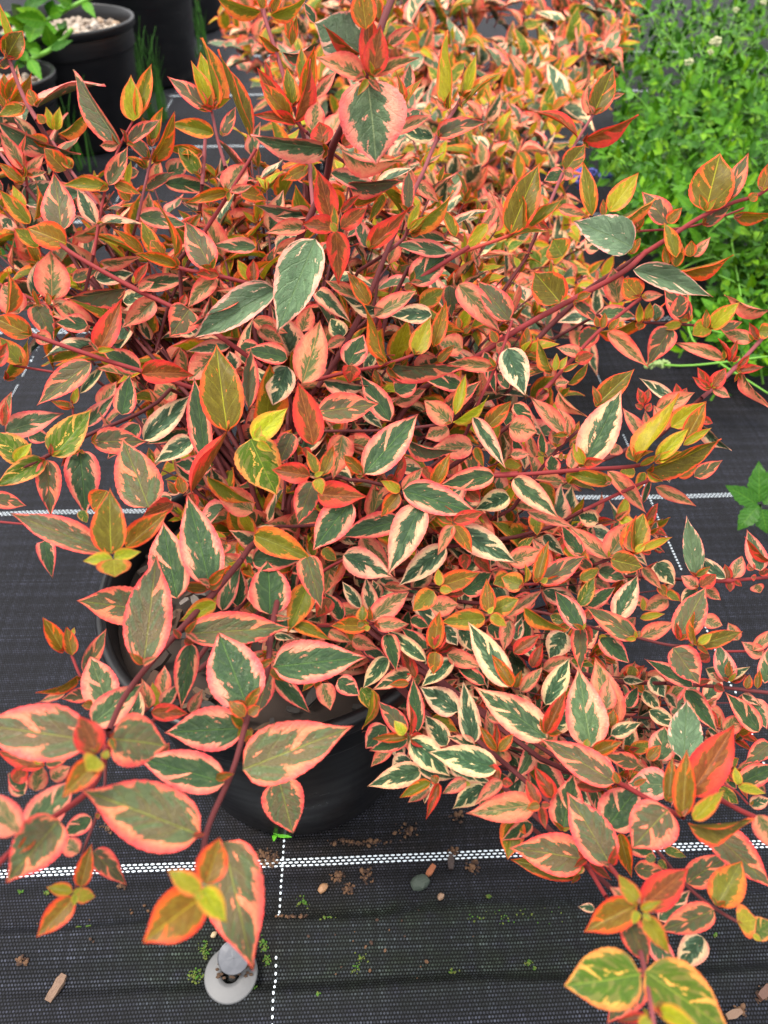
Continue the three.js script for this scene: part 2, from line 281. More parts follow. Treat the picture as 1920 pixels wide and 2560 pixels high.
B('r', 34, 24, 330, 860, 6, 215, 750, 7); l(215, 755, 10, 435, 115, 'R', undefined, 0); l(215, 770, 30, 525, 130, 'O'); l(248, 795, 362, 395, 95, 'R', undefined, 1); l(255, 805, -10, 738, 85, 'R'); l(330, 685, 372, 305, 115, 'O', 5); l(232, 690, 200, 435, 112, 'A', 5); l(310, 560, 290, 300, 90, 'A', 3); l(90, 560, 60, 390, 50, 'R', 5);
B('p', 46, 40, 200, 560, 2, 135, 350, 3, 60, 120, 4, 25, -40, 4); l(92, 100, 345, -5, 66, 'A', undefined, 2); l(30, 75, -290, -25, 76, 'A', undefined, 2); l(175, 345, 425, 280, 64, 'B'); l(155, 330, 10, 228, 44, 'O'); l(100, 90, 170, -60, 70, 'O'); l(50, 60, 0, -70, 70, 'O'); l(130, 390, 90, 360, 60, 'R');
B('p', 46, 36, 1000, 1290, 2, 1085, 1110, 3, 1170, 910, 3, 1335, 630, 4);
l(1265, 705, 1238, 203, 108, 'Y', undefined, 0); l(1345, 640, 1425, 355, 92, 'L'); l(1335, 695, 1595, 455, 76, 'A', undefined, 1); l(1325, 630, 1355, 410, 62, 'B'); l(1180, 885, 1480, 775, 120, 'B', undefined, 5); l(1180, 890, 1310, 760, 110, 'N'); l(1150, 890, 945, 850, 115, 'W'); l(880, 870, 1140, 738, 90, 'P', 5);
loose();
l(950, 750, 1070, 485, 74, 'O', 4); l(930, 700, 912, 445, 64, 'O', 4); l(985, 590, 1000, 420, 90, 'G', 0); l(960, 800, 1070, 720, 120, 'G', 1); l(380, 640, 520, 460, 80, 'P', 3); l(240, 270, 200, 70, 80, 'O', 1); l(230, 300, 265, 110, 60, 'O', 1); l(380, 150, 310, 10, 70, 'D', 0);
B('p', 44, 40, 345, 1060, 2, 360, 1240, 3, 378, 1420, 5);
l(490, 1430, 410, 1105, 165, 'R', 8, 0); l(500, 1475, 305, 1450, 135, 'R', 9); l(550, 1480, 718, 1340, 125, 'R', 9); l(518, 1490, 508, 1335, 56, 'A', 10); l(515, 1500, 545, 1830, 165, 'R', 8, 1); l(368, 1385, -10, 1340, 95, 'G', undefined, 2); l(362, 1392, 125, 1400, 92, 'M'); l(330, 1480, 65, 1505, 112, 'P', 5); l(550, 1375, 672, 1260, 52, 'R', 6); l(340, 1090, 165, 1165, 100, 'O'); l(350, 1050, 290, 950, 90, 'O'); l(340, 1080, 160, 1110, 56, 'P'); l(520, 1500, 480, 1440, 60, 'Y', 10);
B('p', 40, 34, 820, 1659, 2, 960, 1540, 4, 985, 1480, 5); l(985, 1375, 985, 1095, 92, 'B', 6, 0); l(985, 1485, 1062, 1305, 66, 'L'); l(990, 1500, 1285, 1250, 84, 'A', undefined, 1); l(1000, 1490, 1105, 1400, 62, 'Y'); l(735, 1615, 988, 1372, 140, 'R', 6, 3); l(720, 1605, 645, 1400, 112, 'G', 4); l(1240, 1640, 895, 1580, 115, 'G', 4, 2); l(1230, 1560, 950, 1530, 80, 'G', 3);
B('o', 44, 34, 1260, 1659, 4, 1580, 1550, 5, 1720, 1495, 6);
loose();
l(1295, 1535, 1205, 1345, 84, 'A', 2); l(1500, 1450, 1350, 1640, 100, 'Y', 1); l(830, 1260, 730, 1440, 74, 'A', 2); l(700, 1420, 590, 1540, 90, 'G', 2); l(1560, 1340, 1440, 1540, 90, 'P', 0); l(130, 1640, 340, 1540, 100, 'P', 3); l(130, 1620, 290, 1530, 130, 'W', 2); l(240, 1659, 390, 1560, 150, 'D', 3); l(1040, 1180, 1180, 1310, 100, 'P', 1); l(640, 1330, 830, 1270, 70, 'O', 2);

T(2, 0);
B('p', 38, 28, 240, 1330, 2, 330, 1115, 3, 395, 960, 3, 525, 745, 4);
l(528, 742, 660, 432, 165, 'N', undefined, 0); l(422, 893, 122, 693, 90, 'R', undefined, 2); l(458, 903, 818, 755, 92, 'R', undefined, 1); l(345, 1105, 475, 938, 140, 'N', undefined, 3); l(335, 1120, 212, 1175, 110, 'D'); l(335, 1110, 400, 1150, 90, 'P'); l(520, 740, 495, 530, 40, 'P'); l(620, 640, 730, 605, 40, 'P', 3);
loose();
l(-10, 1515, 165, 1058, 225, 'N', 6, 0); l(60, 1490, 75, 1270, 46, 'O', 7); l(75, 1490, 325, 1290, 90, 'A', 6); l(-40, 1560, 235, 1480, 70, 'A', 5); l(130, 1430, 240, 1480, 80, 'R', 5);
l(520, 1400, 465, 1048, 118, 'A', 4, 0); l(632, 1372, 822, 1125, 150, 'Y', 4, 0); l(655, 1420, 935, 1290, 66, 'A', 3); l(590, 1400, 590, 1290, 50, 'O', 4);
B('r', 58, 34, 830, 1659, 3, 1010, 1545, 3.5, 1235, 1400, 4, 1440, 1310, 5, 1580, 1270, 6, 1700, 1195, 7);
l(1255, 1372, 1345, 995, 290, 'N', undefined, 6); l(1385, 1310, 1525, 992, 125, 'B', undefined, 0); l(1620, 1240, 1680, 1040, 100, 'O'); l(765, 1645, 832, 1540, 66, 'O'); l(1230, 1455, 1420, 1340, 95, 'B', 2); l(1540, 1300, 1590, 1250, 70, 'O');
loose();
l(780, 1605, 415, 1420, 255, 'E', 6, 1); l(1005, 1450, 848, 1245, 150, 'B', 3); l(1010, 1445, 1100, 1345, 85, 'O', 4); l(1065, 1670, 985, 1440, 100, 'A', 4); l(1155, 1665, 1160, 1560, 84, 'O', 5); l(1180, 1665, 1285, 1535, 74, 'P', 4); l(300, 1350, 490, 1400, 80, 'P', 3); l(560, 1620, 480, 1540, 140, 'M', 2); l(330, 1659, 260, 1560, 190, 'A', 3);
B('rf', 26, 22, 800, 1500, 2, 1150, 1470, 2, 1400, 1390, 2, 1500, 1350, 2); l(820, 1500, 700, 1440, 70, 'P'); l(800, 1490, 860, 1400, 60, 'O'); l(1440, 1390, 1700, 1400, 70, 'O');

T(0, 1);
B('r', 54, 46, 1700, 720, 2, 1480, 560, 3, 1210, 380, 4, 870, 210, 5, 480, -10, 6, 330, -120, 6);
l(815, 205, 425, 278, 85, 'B', undefined, 1); l(1225, 345, 1105, 500, 215, 'B', 5.5, 5); l(870, 185, 965, 40, 66, 'R', undefined, 3); l(1600, 195, 1245, 455, 95, 'B', 5, 4); l(900, 220, 1000, 170, 70, 'P');
B('r', 50, 46, 1260, 860, 4, 960, 760, 5, 640, 660, 6, 210, 512, 7);
l(590, 690, 238, 955, 175, 'B', undefined, 0); l(920, 765, 1240, 755, 170, 'R', 6.5, 5); l(640, 620, 795, 285, 165, 'R', undefined, 0); l(910, 750, 660, 615, 150, 'D', 4); l(205, 515, -60, 395, 160, 'O', undefined, 1); l(790, 1030, 850, 770, 155, 'D', 4, 0); l(240, 510, 340, 560, 110, 'P', 5);
B('r', 46, 42, 1720, 205, 2, 1400, 125, 4, 1170, 80, 4.5, 1070, 40, 5); l(1420, 125, 1270, 110, 80, 'R', undefined, 3); l(1372, 88, 1208, -229, 205, 'B', undefined, 6); l(1150, 70, 880, -20, 84, 'O'); l(1395, 150, 1210, 325, 130, 'P', 3); l(1180, 320, 1205, 250, 60, 'R', 4); l(1640, 180, 1640, 20, 90, 'R'); l(1620, 160, 1540, 20, 80, 'Y', 1);
B('d', 46, 40, 990, 620, -3, 760, 340, -2, 540, 120, -1, 440, -40, 0);
B('d', 38, 34, 1010, 620, -3, 1100, 300, -2, 1230, 30, -1, 1300, -100, 0);
B('d', 46, 40, 1025, 945, 1, 900, 1020, 2, 550, 1170, 4, 205, 1345, 6, 60, 1400, 6);
l(290, 1330, -30, 1490, 155, 'K', undefined, 1); l(305, 1325, 330, 1680, 165, 'B', undefined, 1); l(515, 1265, 565, 1670, 235, 'D', undefined, 1); l(500, 1250, 398, 1360, 74, 'R'); l(600, 1205, 945, 1195, 185, 'B', undefined, 0); l(520, 1165, 330, 1290, 60, 'O'); l(340, 1300, 600, 1008, 225, 'K', 6.5, 3);
B('r', 40, 36, 560, 430, -1, 280, 310, 0, -10, 180, 1); l(235, 325, 345, 535, 155, 'B', undefined, 5); l(570, 445, 355, 435, 135, 'D', 0); l(335, 285, 335, -30, 235, 'P', 3, 0); l(235, 280, 245, 25, 120, 'W', 1); l(320, 320, 310, 235, 44, 'O', 4); l(255, 320, 210, 210, 34, 'O', 4); l(340, 330, 520, 380, 120, 'W', 0);
B('r', 28, 24, 345, 752, 1, 90, 710, 1); l(20, 790, 190, 540, 66, 'A', undefined, 1); l(140, 700, -10, 530, 145, 'A', 2);
B('rf', 26, 20, 475, 1080, 3, 470, 970, 3); l(472, 960, 505, 845, 56, 'Y'); l(465, 985, 335, 945, 62, 'O'); l(480, 980, 330, 940, 50, 'O');
loose();
l(35, 1140, 405, 1020, 175, 'G', 3, 0); l(185, 1335, -60, 1140, 190, 'K', 5, 0); l(100, 1335, 198, 1210, 84, 'L', 6); l(965, 1630, 800, 1182, 315, 'B', 8, 6); l(930, 1195, 1225, 900, 175, 'W', 3); l(1245, 1190, 1005, 1340, 150, 'W', 3, 1); l(1220, 1140, 950, 1220, 90, 'D', 1);
l(1335, 1310, 1265, 795, 165, 'D', 5, 0); l(1475, 1135, 1388, 578, 300, 'N', 8, 0); l(1610, 990, 1622, 595, 115, 'B', 4); l(1238, 1535, 1522, 1075, 110, 'R', 7, 3); l(1345, 1425, 1640, 1605, 92, 'A', 5); l(1625, 1185, 1785, 1540, 310, 'K', 7, 1);
l(1640, 1190, 1860, 980, 175, 'L', 9, 0); l(1680, 1190, 1730, 1190, 70, 'L', 10); l(1670, 1210, 1760, 1270, 66, 'L', 10); l(1660, 1180, 1690, 1100, 50, 'L', 10);
l(880, 205, 1225, 140, 120, 'G', 1); l(1000, 290, 795, 470, 150, 'P', 1); l(800, 300, 940, 240, 110, 'W', 0); l(620, 150, 865, 110, 125, 'W', 0); l(650, 40, 905, 10, 66, 'P', 1); l(120, 375, 20, 180, 190, 'P', 5); l(38, 375, 55, 85, 44, 'O', 6); l(-30, 720, 40, 560, 100, 'R', 5); l(20, 1100, 75, 880, 95, 'P', 4); l(30, 1100, 40, 930, 60, 'R', 5); l(-60, 1570, 168, 1612, 120, 'B', 4); l(1395, 640, 1215, 800, 190, 'P', 1); l(1490, 585, 1212, 620, 100, 'G', 2); l(470, 160, 640, 80, 90, 'B', 0);
l(900, 1090, 690, 1310, 150, 'D', -1); l(1140, 850, 990, 900, 190, 'P', -2); l(520, 890, 680, 700, 70, 'W', -1); l(540, 1110, 750, 900, 110, 'G', 1); l(640, 980, 760, 820, 120, 'P', 0); l(1370, 1370, 1130, 1350, 150, 'D', 0); l(180, 1160, 330, 1180, 110, 'D', 0); l(1520, 740, 1480, 620, 130, 'M', -1); l(1560, 580, 1700, 640, 130, 'D', 0); l(1340, 500, 1500, 400, 90, 'P', -1); l(1150, 480, 1290, 480, 120, 'W', -1); l(820, 1180, 640, 1030, 60, 'P', 1);
l(1640, 1659, 1380, 1500, 190, 'P', 3); l(1150, 1540, 1080, 1450, 60, 'O', 6); l(1190, 1540, 1150, 1430, 90, 'O', 7); l(1110, 1560, 1000, 1600, 100, 'M', 4); l(690, 1520, 620, 1659, 180, 'O', 7); l(1120, 1600, 920, 1690, 130, 'R', 6); l(1240, 1540, 1250, 1659, 90, 'R', 5);

T(1, 1);
B('d', 62, 50, 400, 850, 0, 490, 720, 0.5, 680, 380, 2, 840, -10, 3, 900, -150, 3);
B('d', 40, 34, 600, 520, -1, 740, 380, 0, 800, 80, 1);
B('r', 44, 34, 400, 800, 2, 560, 760, 3, 840, 702, 4, 1025, 640, 5);
l(1030, 640, 1135, 398, 150, 'Y', undefined, 0); l(1150, 590, 1238, 295, 110, 'O', 5); l(860, 695, 1330, 740, 95, 'B', 4, 1); l(845, 730, 1185, 780, 66, 'B', 3); l(600, 712, 690, 508, 180, 'D', 3, 6); l(620, 708, 605, 815, 130, 'R', 4, 5); l(855, 690, 715, 320, 92, 'O', 5, 3);
B('r', 54, 46, 960, 230, 2, 1010, 180, 2, 1240, 30, 4, 1380, -60, 5); l(1000, 175, 1230, -10, 200, 'D', undefined, 0); l(960, 200, 1030, 205, 60, 'O', 3);
B('r', 36, 32, 1430, 975, 3, 1560, 700, 4, 1660, 420, 4); l(1552, 722, 1238, 690, 108, 'P', undefined, 1);
B('d', 36, 34, 440, 1135, 2, 800, 1130, 2, 1130, 1100, 3, 1270, 1075, 4); l(1270, 1085, 1092, 945, 155, 'P', undefined, 3); l(1290, 1030, 1362, 765, 84, 'Y', 5); l(1275, 1075, 1515, 925, 74, 'L', 5); l(1200, 1030, 1455, 805, 120, 'B', 3);
B('d', 46, 40, 600, 1450, 3, 720, 1460, 4, 840, 1490, 4); l(700, 1415, 1040, 1022, 250, 'D', 6, 0); l(690, 1412, 568, 1285, 92, 'O', 6); l(690, 1430, 640, 1400, 60, 'O', 6);
B('r', 50, 40, 1310, 1460, 2, 1540, 1420, 3, 1700, 1405, 4);
loose();
l(385, -110, 148, 492, 315, 'E', 9, 0); l(130, 215, -410, 525, 235, 'E', 6, 1); l(300, 825, 425, 425, 240, 'P', 7, 6); l(372, 1225, 283, 818, 205, 'R', 10, 0); l(205, 665, -70, 600, 145, 'D', 4, 1); l(200, 715, 105, 965, 205, 'W', 3, 0); l(400, 1015, 785, 948, 215, 'B', 6, 0);
l(398, 230, 612, 420, 120, 'M', 4); l(732, 320, 598, 105, 112, 'O', 5, 5); l(720, 290, 440, 160, 92, 'P', 3); l(835, 350, 545, 270, 72, 'W', 4); l(770, 390, 1040, 228, 135, 'P', 4); l(1138, 380, 858, 390, 135, 'W', 3, 0); l(870, 1070, 675, 765, 160, 'D', 3, 1); l(435, 810, 745, 860, 84, 'M', 3); l(1342, 845, 1098, 800, 125, 'D', 2, 1); l(1490, 1115, 1655, 945, 125, 'O', 4); l(1405, 1045, 1622, 1375, 112, 'M', 5, 0);
l(1250, 190, 1275, 395, 120, 'B', 1); l(1310, 185, 1575, 490, 180, 'P', 3, 0); l(1645, 415, 1432, 165, 175, 'B', 4, 1); l(1060, 320, 1215, 210, 130, 'A', 1); l(1340, 600, 1180, 560, 160, 'P', 1); l(1180, 690, 1285, 570, 70, 'O', 3); l(900, 880, 1050, 800, 170, 'D', 0); l(900, 960, 1100, 860, 120, 'P', -1);
l(350, 1425, 105, 1380, 150, 'R', 9); l(430, 1425, 505, 1230, 105, 'O', 9); l(395, 1410, 330, 1258, 84, 'A', 10); l(400, 1440, 422, 1545, 92, 'Y', 11, 1); l(400, 1545, 718, 1568, 190, 'R', 8, 0); l(370, 1465, 265, 1730, 175, 'B', 7, 1); l(310, 1240, 360, 1330, 60, 'R', 8); l(380, 1430, 440, 1400, 40, 'L', 11);
l(870, 1465, 955, 1265, 56, 'R', 5); l(945, 1515, 1085, 1375, 95, 'P', 6); l(1160, 1485, 1262, 1278, 105, 'O', 6); l(930, 1530, 812, 1452, 84, 'Y', 6); l(930, 1540, 805, 1685, 115, 'O', 6); l(950, 1520, 1440, 1670, 215, 'D', 7, 0); l(1542, 1420, 1195, 1490, 160, 'D', 4, 0); l(1402, 1230, 1155, 1250, 175, 'P', 2); l(975, 1190, 1290, 1280, 84, 'B', 4, 4); l(560, 1160, 505, 1440, 185, 'P', 3); l(235, 1150, 145, 1345, 150, 'B', 3); l(1080, 1370, 1170, 1480, 90, 'R', 5); l(940, 1360, 1090, 1400, 110, 'M', 2); l(850, 1430, 930, 1480, 70, 'R', 5); l(1370, 1520, 1450, 1590, 110, 'R', 3); l(1640, 1560, 1420, 1640, 150, 'W', 2); l(1250, 1120, 1100, 1180, 140, 'P', 1); l(690, 1000, 820, 1120, 90, 'W', 1);
l(20, 480, 180, 560, 110, 'P', 2); l(-20, 420, 200, 500, 120, 'P', 2); l(300, 490, 350, 330, 130, 'P', 3, 3); l(560, 530, 490, 400, 130, 'W', 0); l(580, 530, 440, 600, 80, 'P', 1); l(760, 640, 700, 740, 90, 'W', 1); l(1480, 620, 1560, 900, 90, 'D', 1); l(1640, 860, 1560, 760, 80, 'G', 1); l(1540, 1200, 1580, 1060, 60, 'Y', 3); l(1420, 1240, 1480, 1370, 70, 'A', 2); l(1640, 1010, 1620, 1100, 90, 'D', 2); l(1640, 620, 1560, 560, 110, 'P', 2); l(1320, 470, 1310, 390, 50, 'O', 3); l(1350, 500, 1400, 450, 50, 'O', 3); l(1560, 560, 1520, 480, 70, 'O', 3);

T(2, 1);
B('r', 62, 58, -420, 770, 0, -100, 570, 1, 0, 500, 2, 320, 320, 2, 740, 90, 3, 870, -30, 3);
l(312, 300, 155, 105, 240, 'N', 5, 3); l(425, 280, 515, 240, 66, 'O', 4); l(310, 290, 300, 110, 130, 'O', 3); l(785, 90, 1300, 252, 160, 'E', 5, 1); l(400, 300, 565, 432, 84, 'B', 3); l(560, 490, 1000, 330, 30, 'O', -3);
B('r', 46, 38, 210, 870, 3, 560, 490, 3, 700, 380, 3, 830, 275, 4);
l(825, 268, 718, 155, 165, 'O', undefined, 3); l(840, 270, 980, 250, 74, 'P'); l(570, 375, 805, 395, 120, 'G', 1); l(550, 475, 430, 600, 135, 'B', 1); l(622, 492, 882, 715, 115, 'P', 4, 1); l(580, 470, 600, 365, 56, 'O', 5); l(560, 460, 540, 390, 50, 'O', 5); l(630, 480, 700, 400, 60, 'O', 3); l(440, 640, 295, 590, 90, 'P', 4, 5); l(410, 680, 530, 640, 95, 'R', 4, 2); l(400, 600, 430, 660, 100, 'G', 4);
l(270, 745, 165, 528, 66, 'A', 4); l(282, 745, 292, 630, 54, 'Y', 4); l(300, 735, 362, 650, 54, 'Y', 4); l(330, 750, 440, 690, 40, 'A', 4); l(280, 830, 370, 810, 66, 'P', 3); l(230, 870, 150, 940, 84, 'R', 3); l(300, 870, 475, 1045, 54, 'P', 3);
B('p', 48, 40, 1230, 920, 1, 1375, 795, 2, 1590, 570, 3, 1700, 440, 3);
l(1375, 670, 1058, 562, 95, 'P', 3, 1); l(1400, 685, 1338, 535, 42, 'R'); l(1412, 690, 1462, 545, 52, 'R'); l(1290, 860, 1385, 725, 105, 'R', 3); l(1285, 855, 1200, 725, 74, 'R', 3); l(1300, 860, 1415, 912, 74, 'P', 3); l(1285, 870, 1168, 785, 62, 'R', 3); l(1560, 550, 1362, 488, 105, 'P', 3); l(1595, 545, 1535, 435, 62, 'R'); l(1460, 745, 1635, 720, 66, 'R'); l(1490, 755, 1665, 985, 62, 'P'); l(1600, 490, 1690, 490, 110, 'A', 4); l(1420, 680, 1480, 655, 40, 'R'); l(1460, 730, 1540, 640, 50, 'R');
B('d', 34, 28, 850, 430, 0, 1020, 440, 1, 1200, 450, 2); l(1030, 465, 878, 705, 175, 'B', undefined, 1); l(1140, 420, 985, 225, 150, 'B'); l(1060, 400, 1140, 220, 110, 'B'); l(1285, 470, 1475, 305, 125, 'Y', 3); l(1280, 440, 1170, 510, 130, 'Y', 3); l(1260, 470, 1260, 345, 60, 'O', 4); l(1350, 475, 1492, 430, 74, 'B', 2); l(830, 440, 830, 300, 60, 'Y', 2); l(870, 420, 900, 300, 70, 'Y', 2); l(840, 430, 820, 480, 70, 'O', 2); l(940, 420, 920, 310, 110, 'G', 1); l(1100, 440, 960, 470, 70, 'Y', 2); l(1130, 420, 1165, 370, 60, 'Y', 2);
l(1660, 355, 1378, 262, 66, 'P', 3); l(690, 305, 660, 75, 155, 'P', 1); l(720, 300, 760, 130, 140, 'G', 0); l(1100, 90, 1430, 5, 62, 'O', 4); l(1060, 70, 1100, -80, 84, 'A', 3); l(1010, 60, 990, -60, 60, 'O', 3);
B('r', 50, 40, -420, 1430, 3, 0, 1420, 4, 450, 1385, 5, 790, 1362, 6, 900, 1335, 6);
l(468, 1352, 718, 878, 255, 'M', 8, 0); l(642, 1470, 348, 1408, 112, 'A', 6, 1); l(810, 1345, 1090, 915, 112, 'Y', 7, 3); l(872, 1385, 1352, 1205, 130, 'N', 7, 1); l(935, 1320, 1142, 1108, 115, 'L', 8); l(925, 1335, 1135, 1268, 80, 'L', 8); l(830, 1360, 960, 1290, 50, 'Y', 7); l(10, 1445, 305, 1690, 160, 'M', 6, 1);
B('r', 42, 34, 460, 1650, 2, 650, 1560, 3, 900, 1450, 4, 1055, 1410, 4); l(1060, 1410, 1195, 1365, 120, 'O'); l(1180, 1430, 1365, 1328, 105, 'B', 4); l(930, 1500, 1190, 1612, 95, 'P', 4); l(620, 1395, 875, 1660, 115, 'P', 3); l(860, 1190, 715, 990, 100, 'P', 3); l(800, 1400, 700, 1400, 90, 'A', 2); l(860, 1400, 800, 1530, 70, 'A', 2); l(850, 1600, 900, 1440, 50, 'D', 1); l(1000, 1400, 1020, 1470, 44, 'W', 2);
B('d', 44, 36, 110, 1480, 0, 290, 1260, 1, 430, 1130, 2); l(362, 1165, 118, 905, 120, 'P', 4, 0); l(380, 1150, 300, 980, 110, 'P', 3); l(290, 1240, 300, 1080, 120, 'P', 2); l(260, 1400, 260, 1290, 110, 'D', 2); l(330, 1300, 300, 1300, 60, 'O', 3); l(390, 1380, 400, 1220, 90, 'P', 3); l(60, 1320, 10, 1170, 90, 'D', 2); l(150, 1310, 90, 1130, 80, 'P', 2); l(200, 1290, 190, 1140, 70, 'D', 2); l(-10, 1290, 120, 1280, 80, 'P', 3);
loose();
l(540, 975, 785, 730, 155, 'N', 6, 0); l(565, 955, 525, 842, 56, 'O', 7); l(1130, 1180, 1265, 945, 120, 'O', 5); l(1030, 1110, 1245, 945, 150, 'Y', 4); l(1110, 1225, 1295, 1115, 66, 'Y', 5); l(1215, 1090, 1412, 1262, 66, 'W', 3); l(-30, 600, 80, 905, 200, 'W', 5, 0); l(1060, 945, 825, 795, 84, 'W', 3); l(930, 1000, 1175, 885, 130, 'P', 3); l(850, 960, 815, 855, 66, 'R', 4); l(860, 960, 890, 860, 62, 'R', 4); l(850, 985, 800, 960, 54, 'R', 4); l(870, 1005, 905, 955, 54, 'R', 4); l(1080, 925, 1068, 825, 62, 'R', 4); l(1090, 925, 1135, 855, 54, 'R', 4); l(880, 1120, 860, 1000, 60, 'P', 3); l(1000, 1130, 920, 970, 110, 'P', 3); l(1230, 1060, 1300, 1080, 60, 'R', 3); l(700, 1230, 640, 1290, 100, 'P', 2); l(-20, 1110, 160, 1145, 190, 'P', 4, 0); l(10, 960, 150, 1110, 110, 'D', 3); l(360, 830, 500, 690, 50, 'A', 2);

T(0, 2);
B('rf', 26, 22, -20, 62, 8, 150, 78, 9); l(690, 258, 65, 12, 205, 'B', 12, 1); l(722, 272, 700, -150, 240, 'N', 14, 0); l(815, 228, 1095, -20, 165, 'O', 12, 3); l(728, 298, 540, 320, 95, 'L', 15); l(738, 298, 908, 252, 95, 'L', 15); l(735, 305, 740, 420, 230, 'Y', 15.5, 6);
loose(); l(285, 185, 335, 412, 125, 'D', 7, 5); l(520, -10, 560, 70, 70, 'K', 8);
B('d', 78, 60, 1560, 315, 4, 1390, 520, 5, 1180, 750, 6, 940, 1020, 7, 800, 1210, 9, 705, 1415, 11);
l(930, 990, 1022, 285, 325, 'B', 9, 0); l(960, 640, 508, 575, 265, 'B', 6, 1); l(1150, 560, 1055, 65, 275, 'D', 6, 1); l(1360, 470, 1215, -110, 290, 'D', 7.5, 0); l(1350, 500, 1160, 475, 84, 'O'); l(1360, 505, 1445, 425, 70, 'O'); l(1400, 590, 1165, 710, 125, 'Y', 6); l(1205, 790, 1870, 752, 245, 'B', 8, 0); l(1170, 820, 1120, 760, 50, 'R', 7); l(1200, 820, 1260, 850, 80, 'R', 7);
B('d', 70, 60, 1800, 560, 4, 1757, 790, 6, 1725, 1060, 7.5, 1612, 1310, 9, 1520, 1640, 9.5, 1335, 2090, 11, 1310, 2370, 12);
l(1602, 1262, 1420, 790, 390, 'D', 9, 0); l(1572, 1400, 1075, 1440, 300, 'D', 8.5, 1); l(1590, 1320, 1485, 1225, 105, 'O', 10); l(1615, 1315, 1680, 1255, 90, 'O', 10); l(1630, 1420, 1550, 1490, 70, 'Y', 9); l(1640, 1460, 1590, 1500, 60, 'O', 9);
loose();
l(1240, 855, 1180, 1265, 160, 'D', 6, 1); l(700, 1270, 585, 940, 250, 'G', 6, 0); l(600, 1370, 935, 1115, 225, 'G', 7, 1); l(860, 1380, 890, 1110, 150, 'W', 5); l(1060, 1195, 1060, 995, 115, 'P', 3); l(1010, 1260, 990, 1105, 95, 'Y', 4); l(980, 1300, 1218, 1300, 125, 'R', 7); l(1050, 1260, 1160, 1110, 100, 'G', 4); l(970, 1270, 920, 1080, 100, 'P', 5); l(1440, 640, 1560, 350, 120, 'G', 3); l(1540, 610, 1560, 380, 130, 'D', 3); l(1490, 1010, 1640, 830, 90, 'R', 6); l(1230, 1300, 1310, 1150, 90, 'P', 3);
B('r', 36, 28, 600, 1190, 5, 520, 1060, 6, 465, 930, 6); l(470, 930, 430, 745, 100, 'O', undefined, 3); l(412, 905, 283, 680, 115, 'O', 6); l(468, 800, 482, 748, 34, 'Y'); l(540, 1035, 688, 762, 112, 'B', undefined, 0); l(502, 1062, 265, 1188, 74, 'O', undefined, 5); l(585, 1180, 400, 1205, 105, 'B'); l(600, 1250, 530, 1250, 70, 'O', 7);
B('rf', 70, 60, 700, 1500, 10, 640, 1700, 9, 550, 1830, 10, 190, 2090, 12, -40, 2310, 13);
l(590, 1480, -160, 1370, 385, 'B', 14, 0); l(722, 1470, 1075, 1500, 360, 'B', 14, 1); l(630, 1565, 522, 1330, 205, 'R', 16, 3); l(630, 1590, 560, 1670, 170, 'L', 16.5, 5); l(680, 1600, 700, 1540, 60, 'L', 16); l(640, 1610, 400, 1840, 175, 'O', 16, 1);
loose(); l(290, 1645, -30, 1555, 140, 'R', 7); l(250, 1640, 240, 1540, 74, 'Y', 8); l(300, 1640, 440, 1590, 90, 'B', 7); l(200, 1580, 60, 1480, 90, 'D', 6); l(300, 1500, 150, 1450, 120, 'P', 6); l(420, 1180, 260, 1230, 60, 'P', 4); l(90, 1750, 180, 1650, 120, 'R', 7); l(160, 1830, 60, 1740, 110, 'M', 5); l(1020, 1600, 1100, 1500, 90, 'R', 7);

T(0, 3);
l(1455, 95, 890, -70, 270, 'D', 8.5, 1); l(1292, 432, 545, 140, 430, 'B', 14, 6); l(1250, 440, 1330, 430, 40, 'R', 14);
l(1335, 750, 1430, 462, 225, 'O', 15, 3); l(1450, 480, 1650, 1290, 430, 'B', 13, 1); l(1320, 830, 925, 1108, 330, 'O', 15, 0); l(1300, 800, 1085, 668, 150, 'Y', 16); l(1310, 780, 1460, 1005, 170, 'L', 16); l(1290, 810, 1280, 860, 60, 'L', 17); l(1400, 70, 1520, 40, 60, 'O', 10);
l(120, 420, -110, 140, 230, 'P', 14, 1); l(185, 395, 505, 75, 250, 'G', 10, 0); l(380, 340, 60, 730, 330, 'B', 13, 5); l(220, 440, 110, 560, 80, 'O', 13);
B('d', 36, 30, 680, 100, 5, 625, 310, 6, 540, 540, 7, 490, 780, 8); l(590, 320, 405, 445, 135, 'D', undefined, 0); l(512, 548, 400, 460, 130, 'P'); l(525, 770, 590, 492, 125, 'O', undefined, 0); l(600, 545, 808, 752, 155, 'B', 7, 5); l(472, 805, 300, 768, 95, 'Y', 9); l(480, 840, 240, 1098, 170, 'O', 9, 0); l(500, 825, 612, 838, 105, 'Y', 9); l(490, 810, 480, 890, 56, 'L', 10); l(480, 820, 530, 770, 40, 'L', 10); l(620, 320, 650, 300, 40, 'O');
loose(); l(230, 150, 270, -20, 130, 'P', 6); l(160, 140, 60, 30, 110, 'D', 6); l(330, 70, 450, -10, 120, 'P', 5);

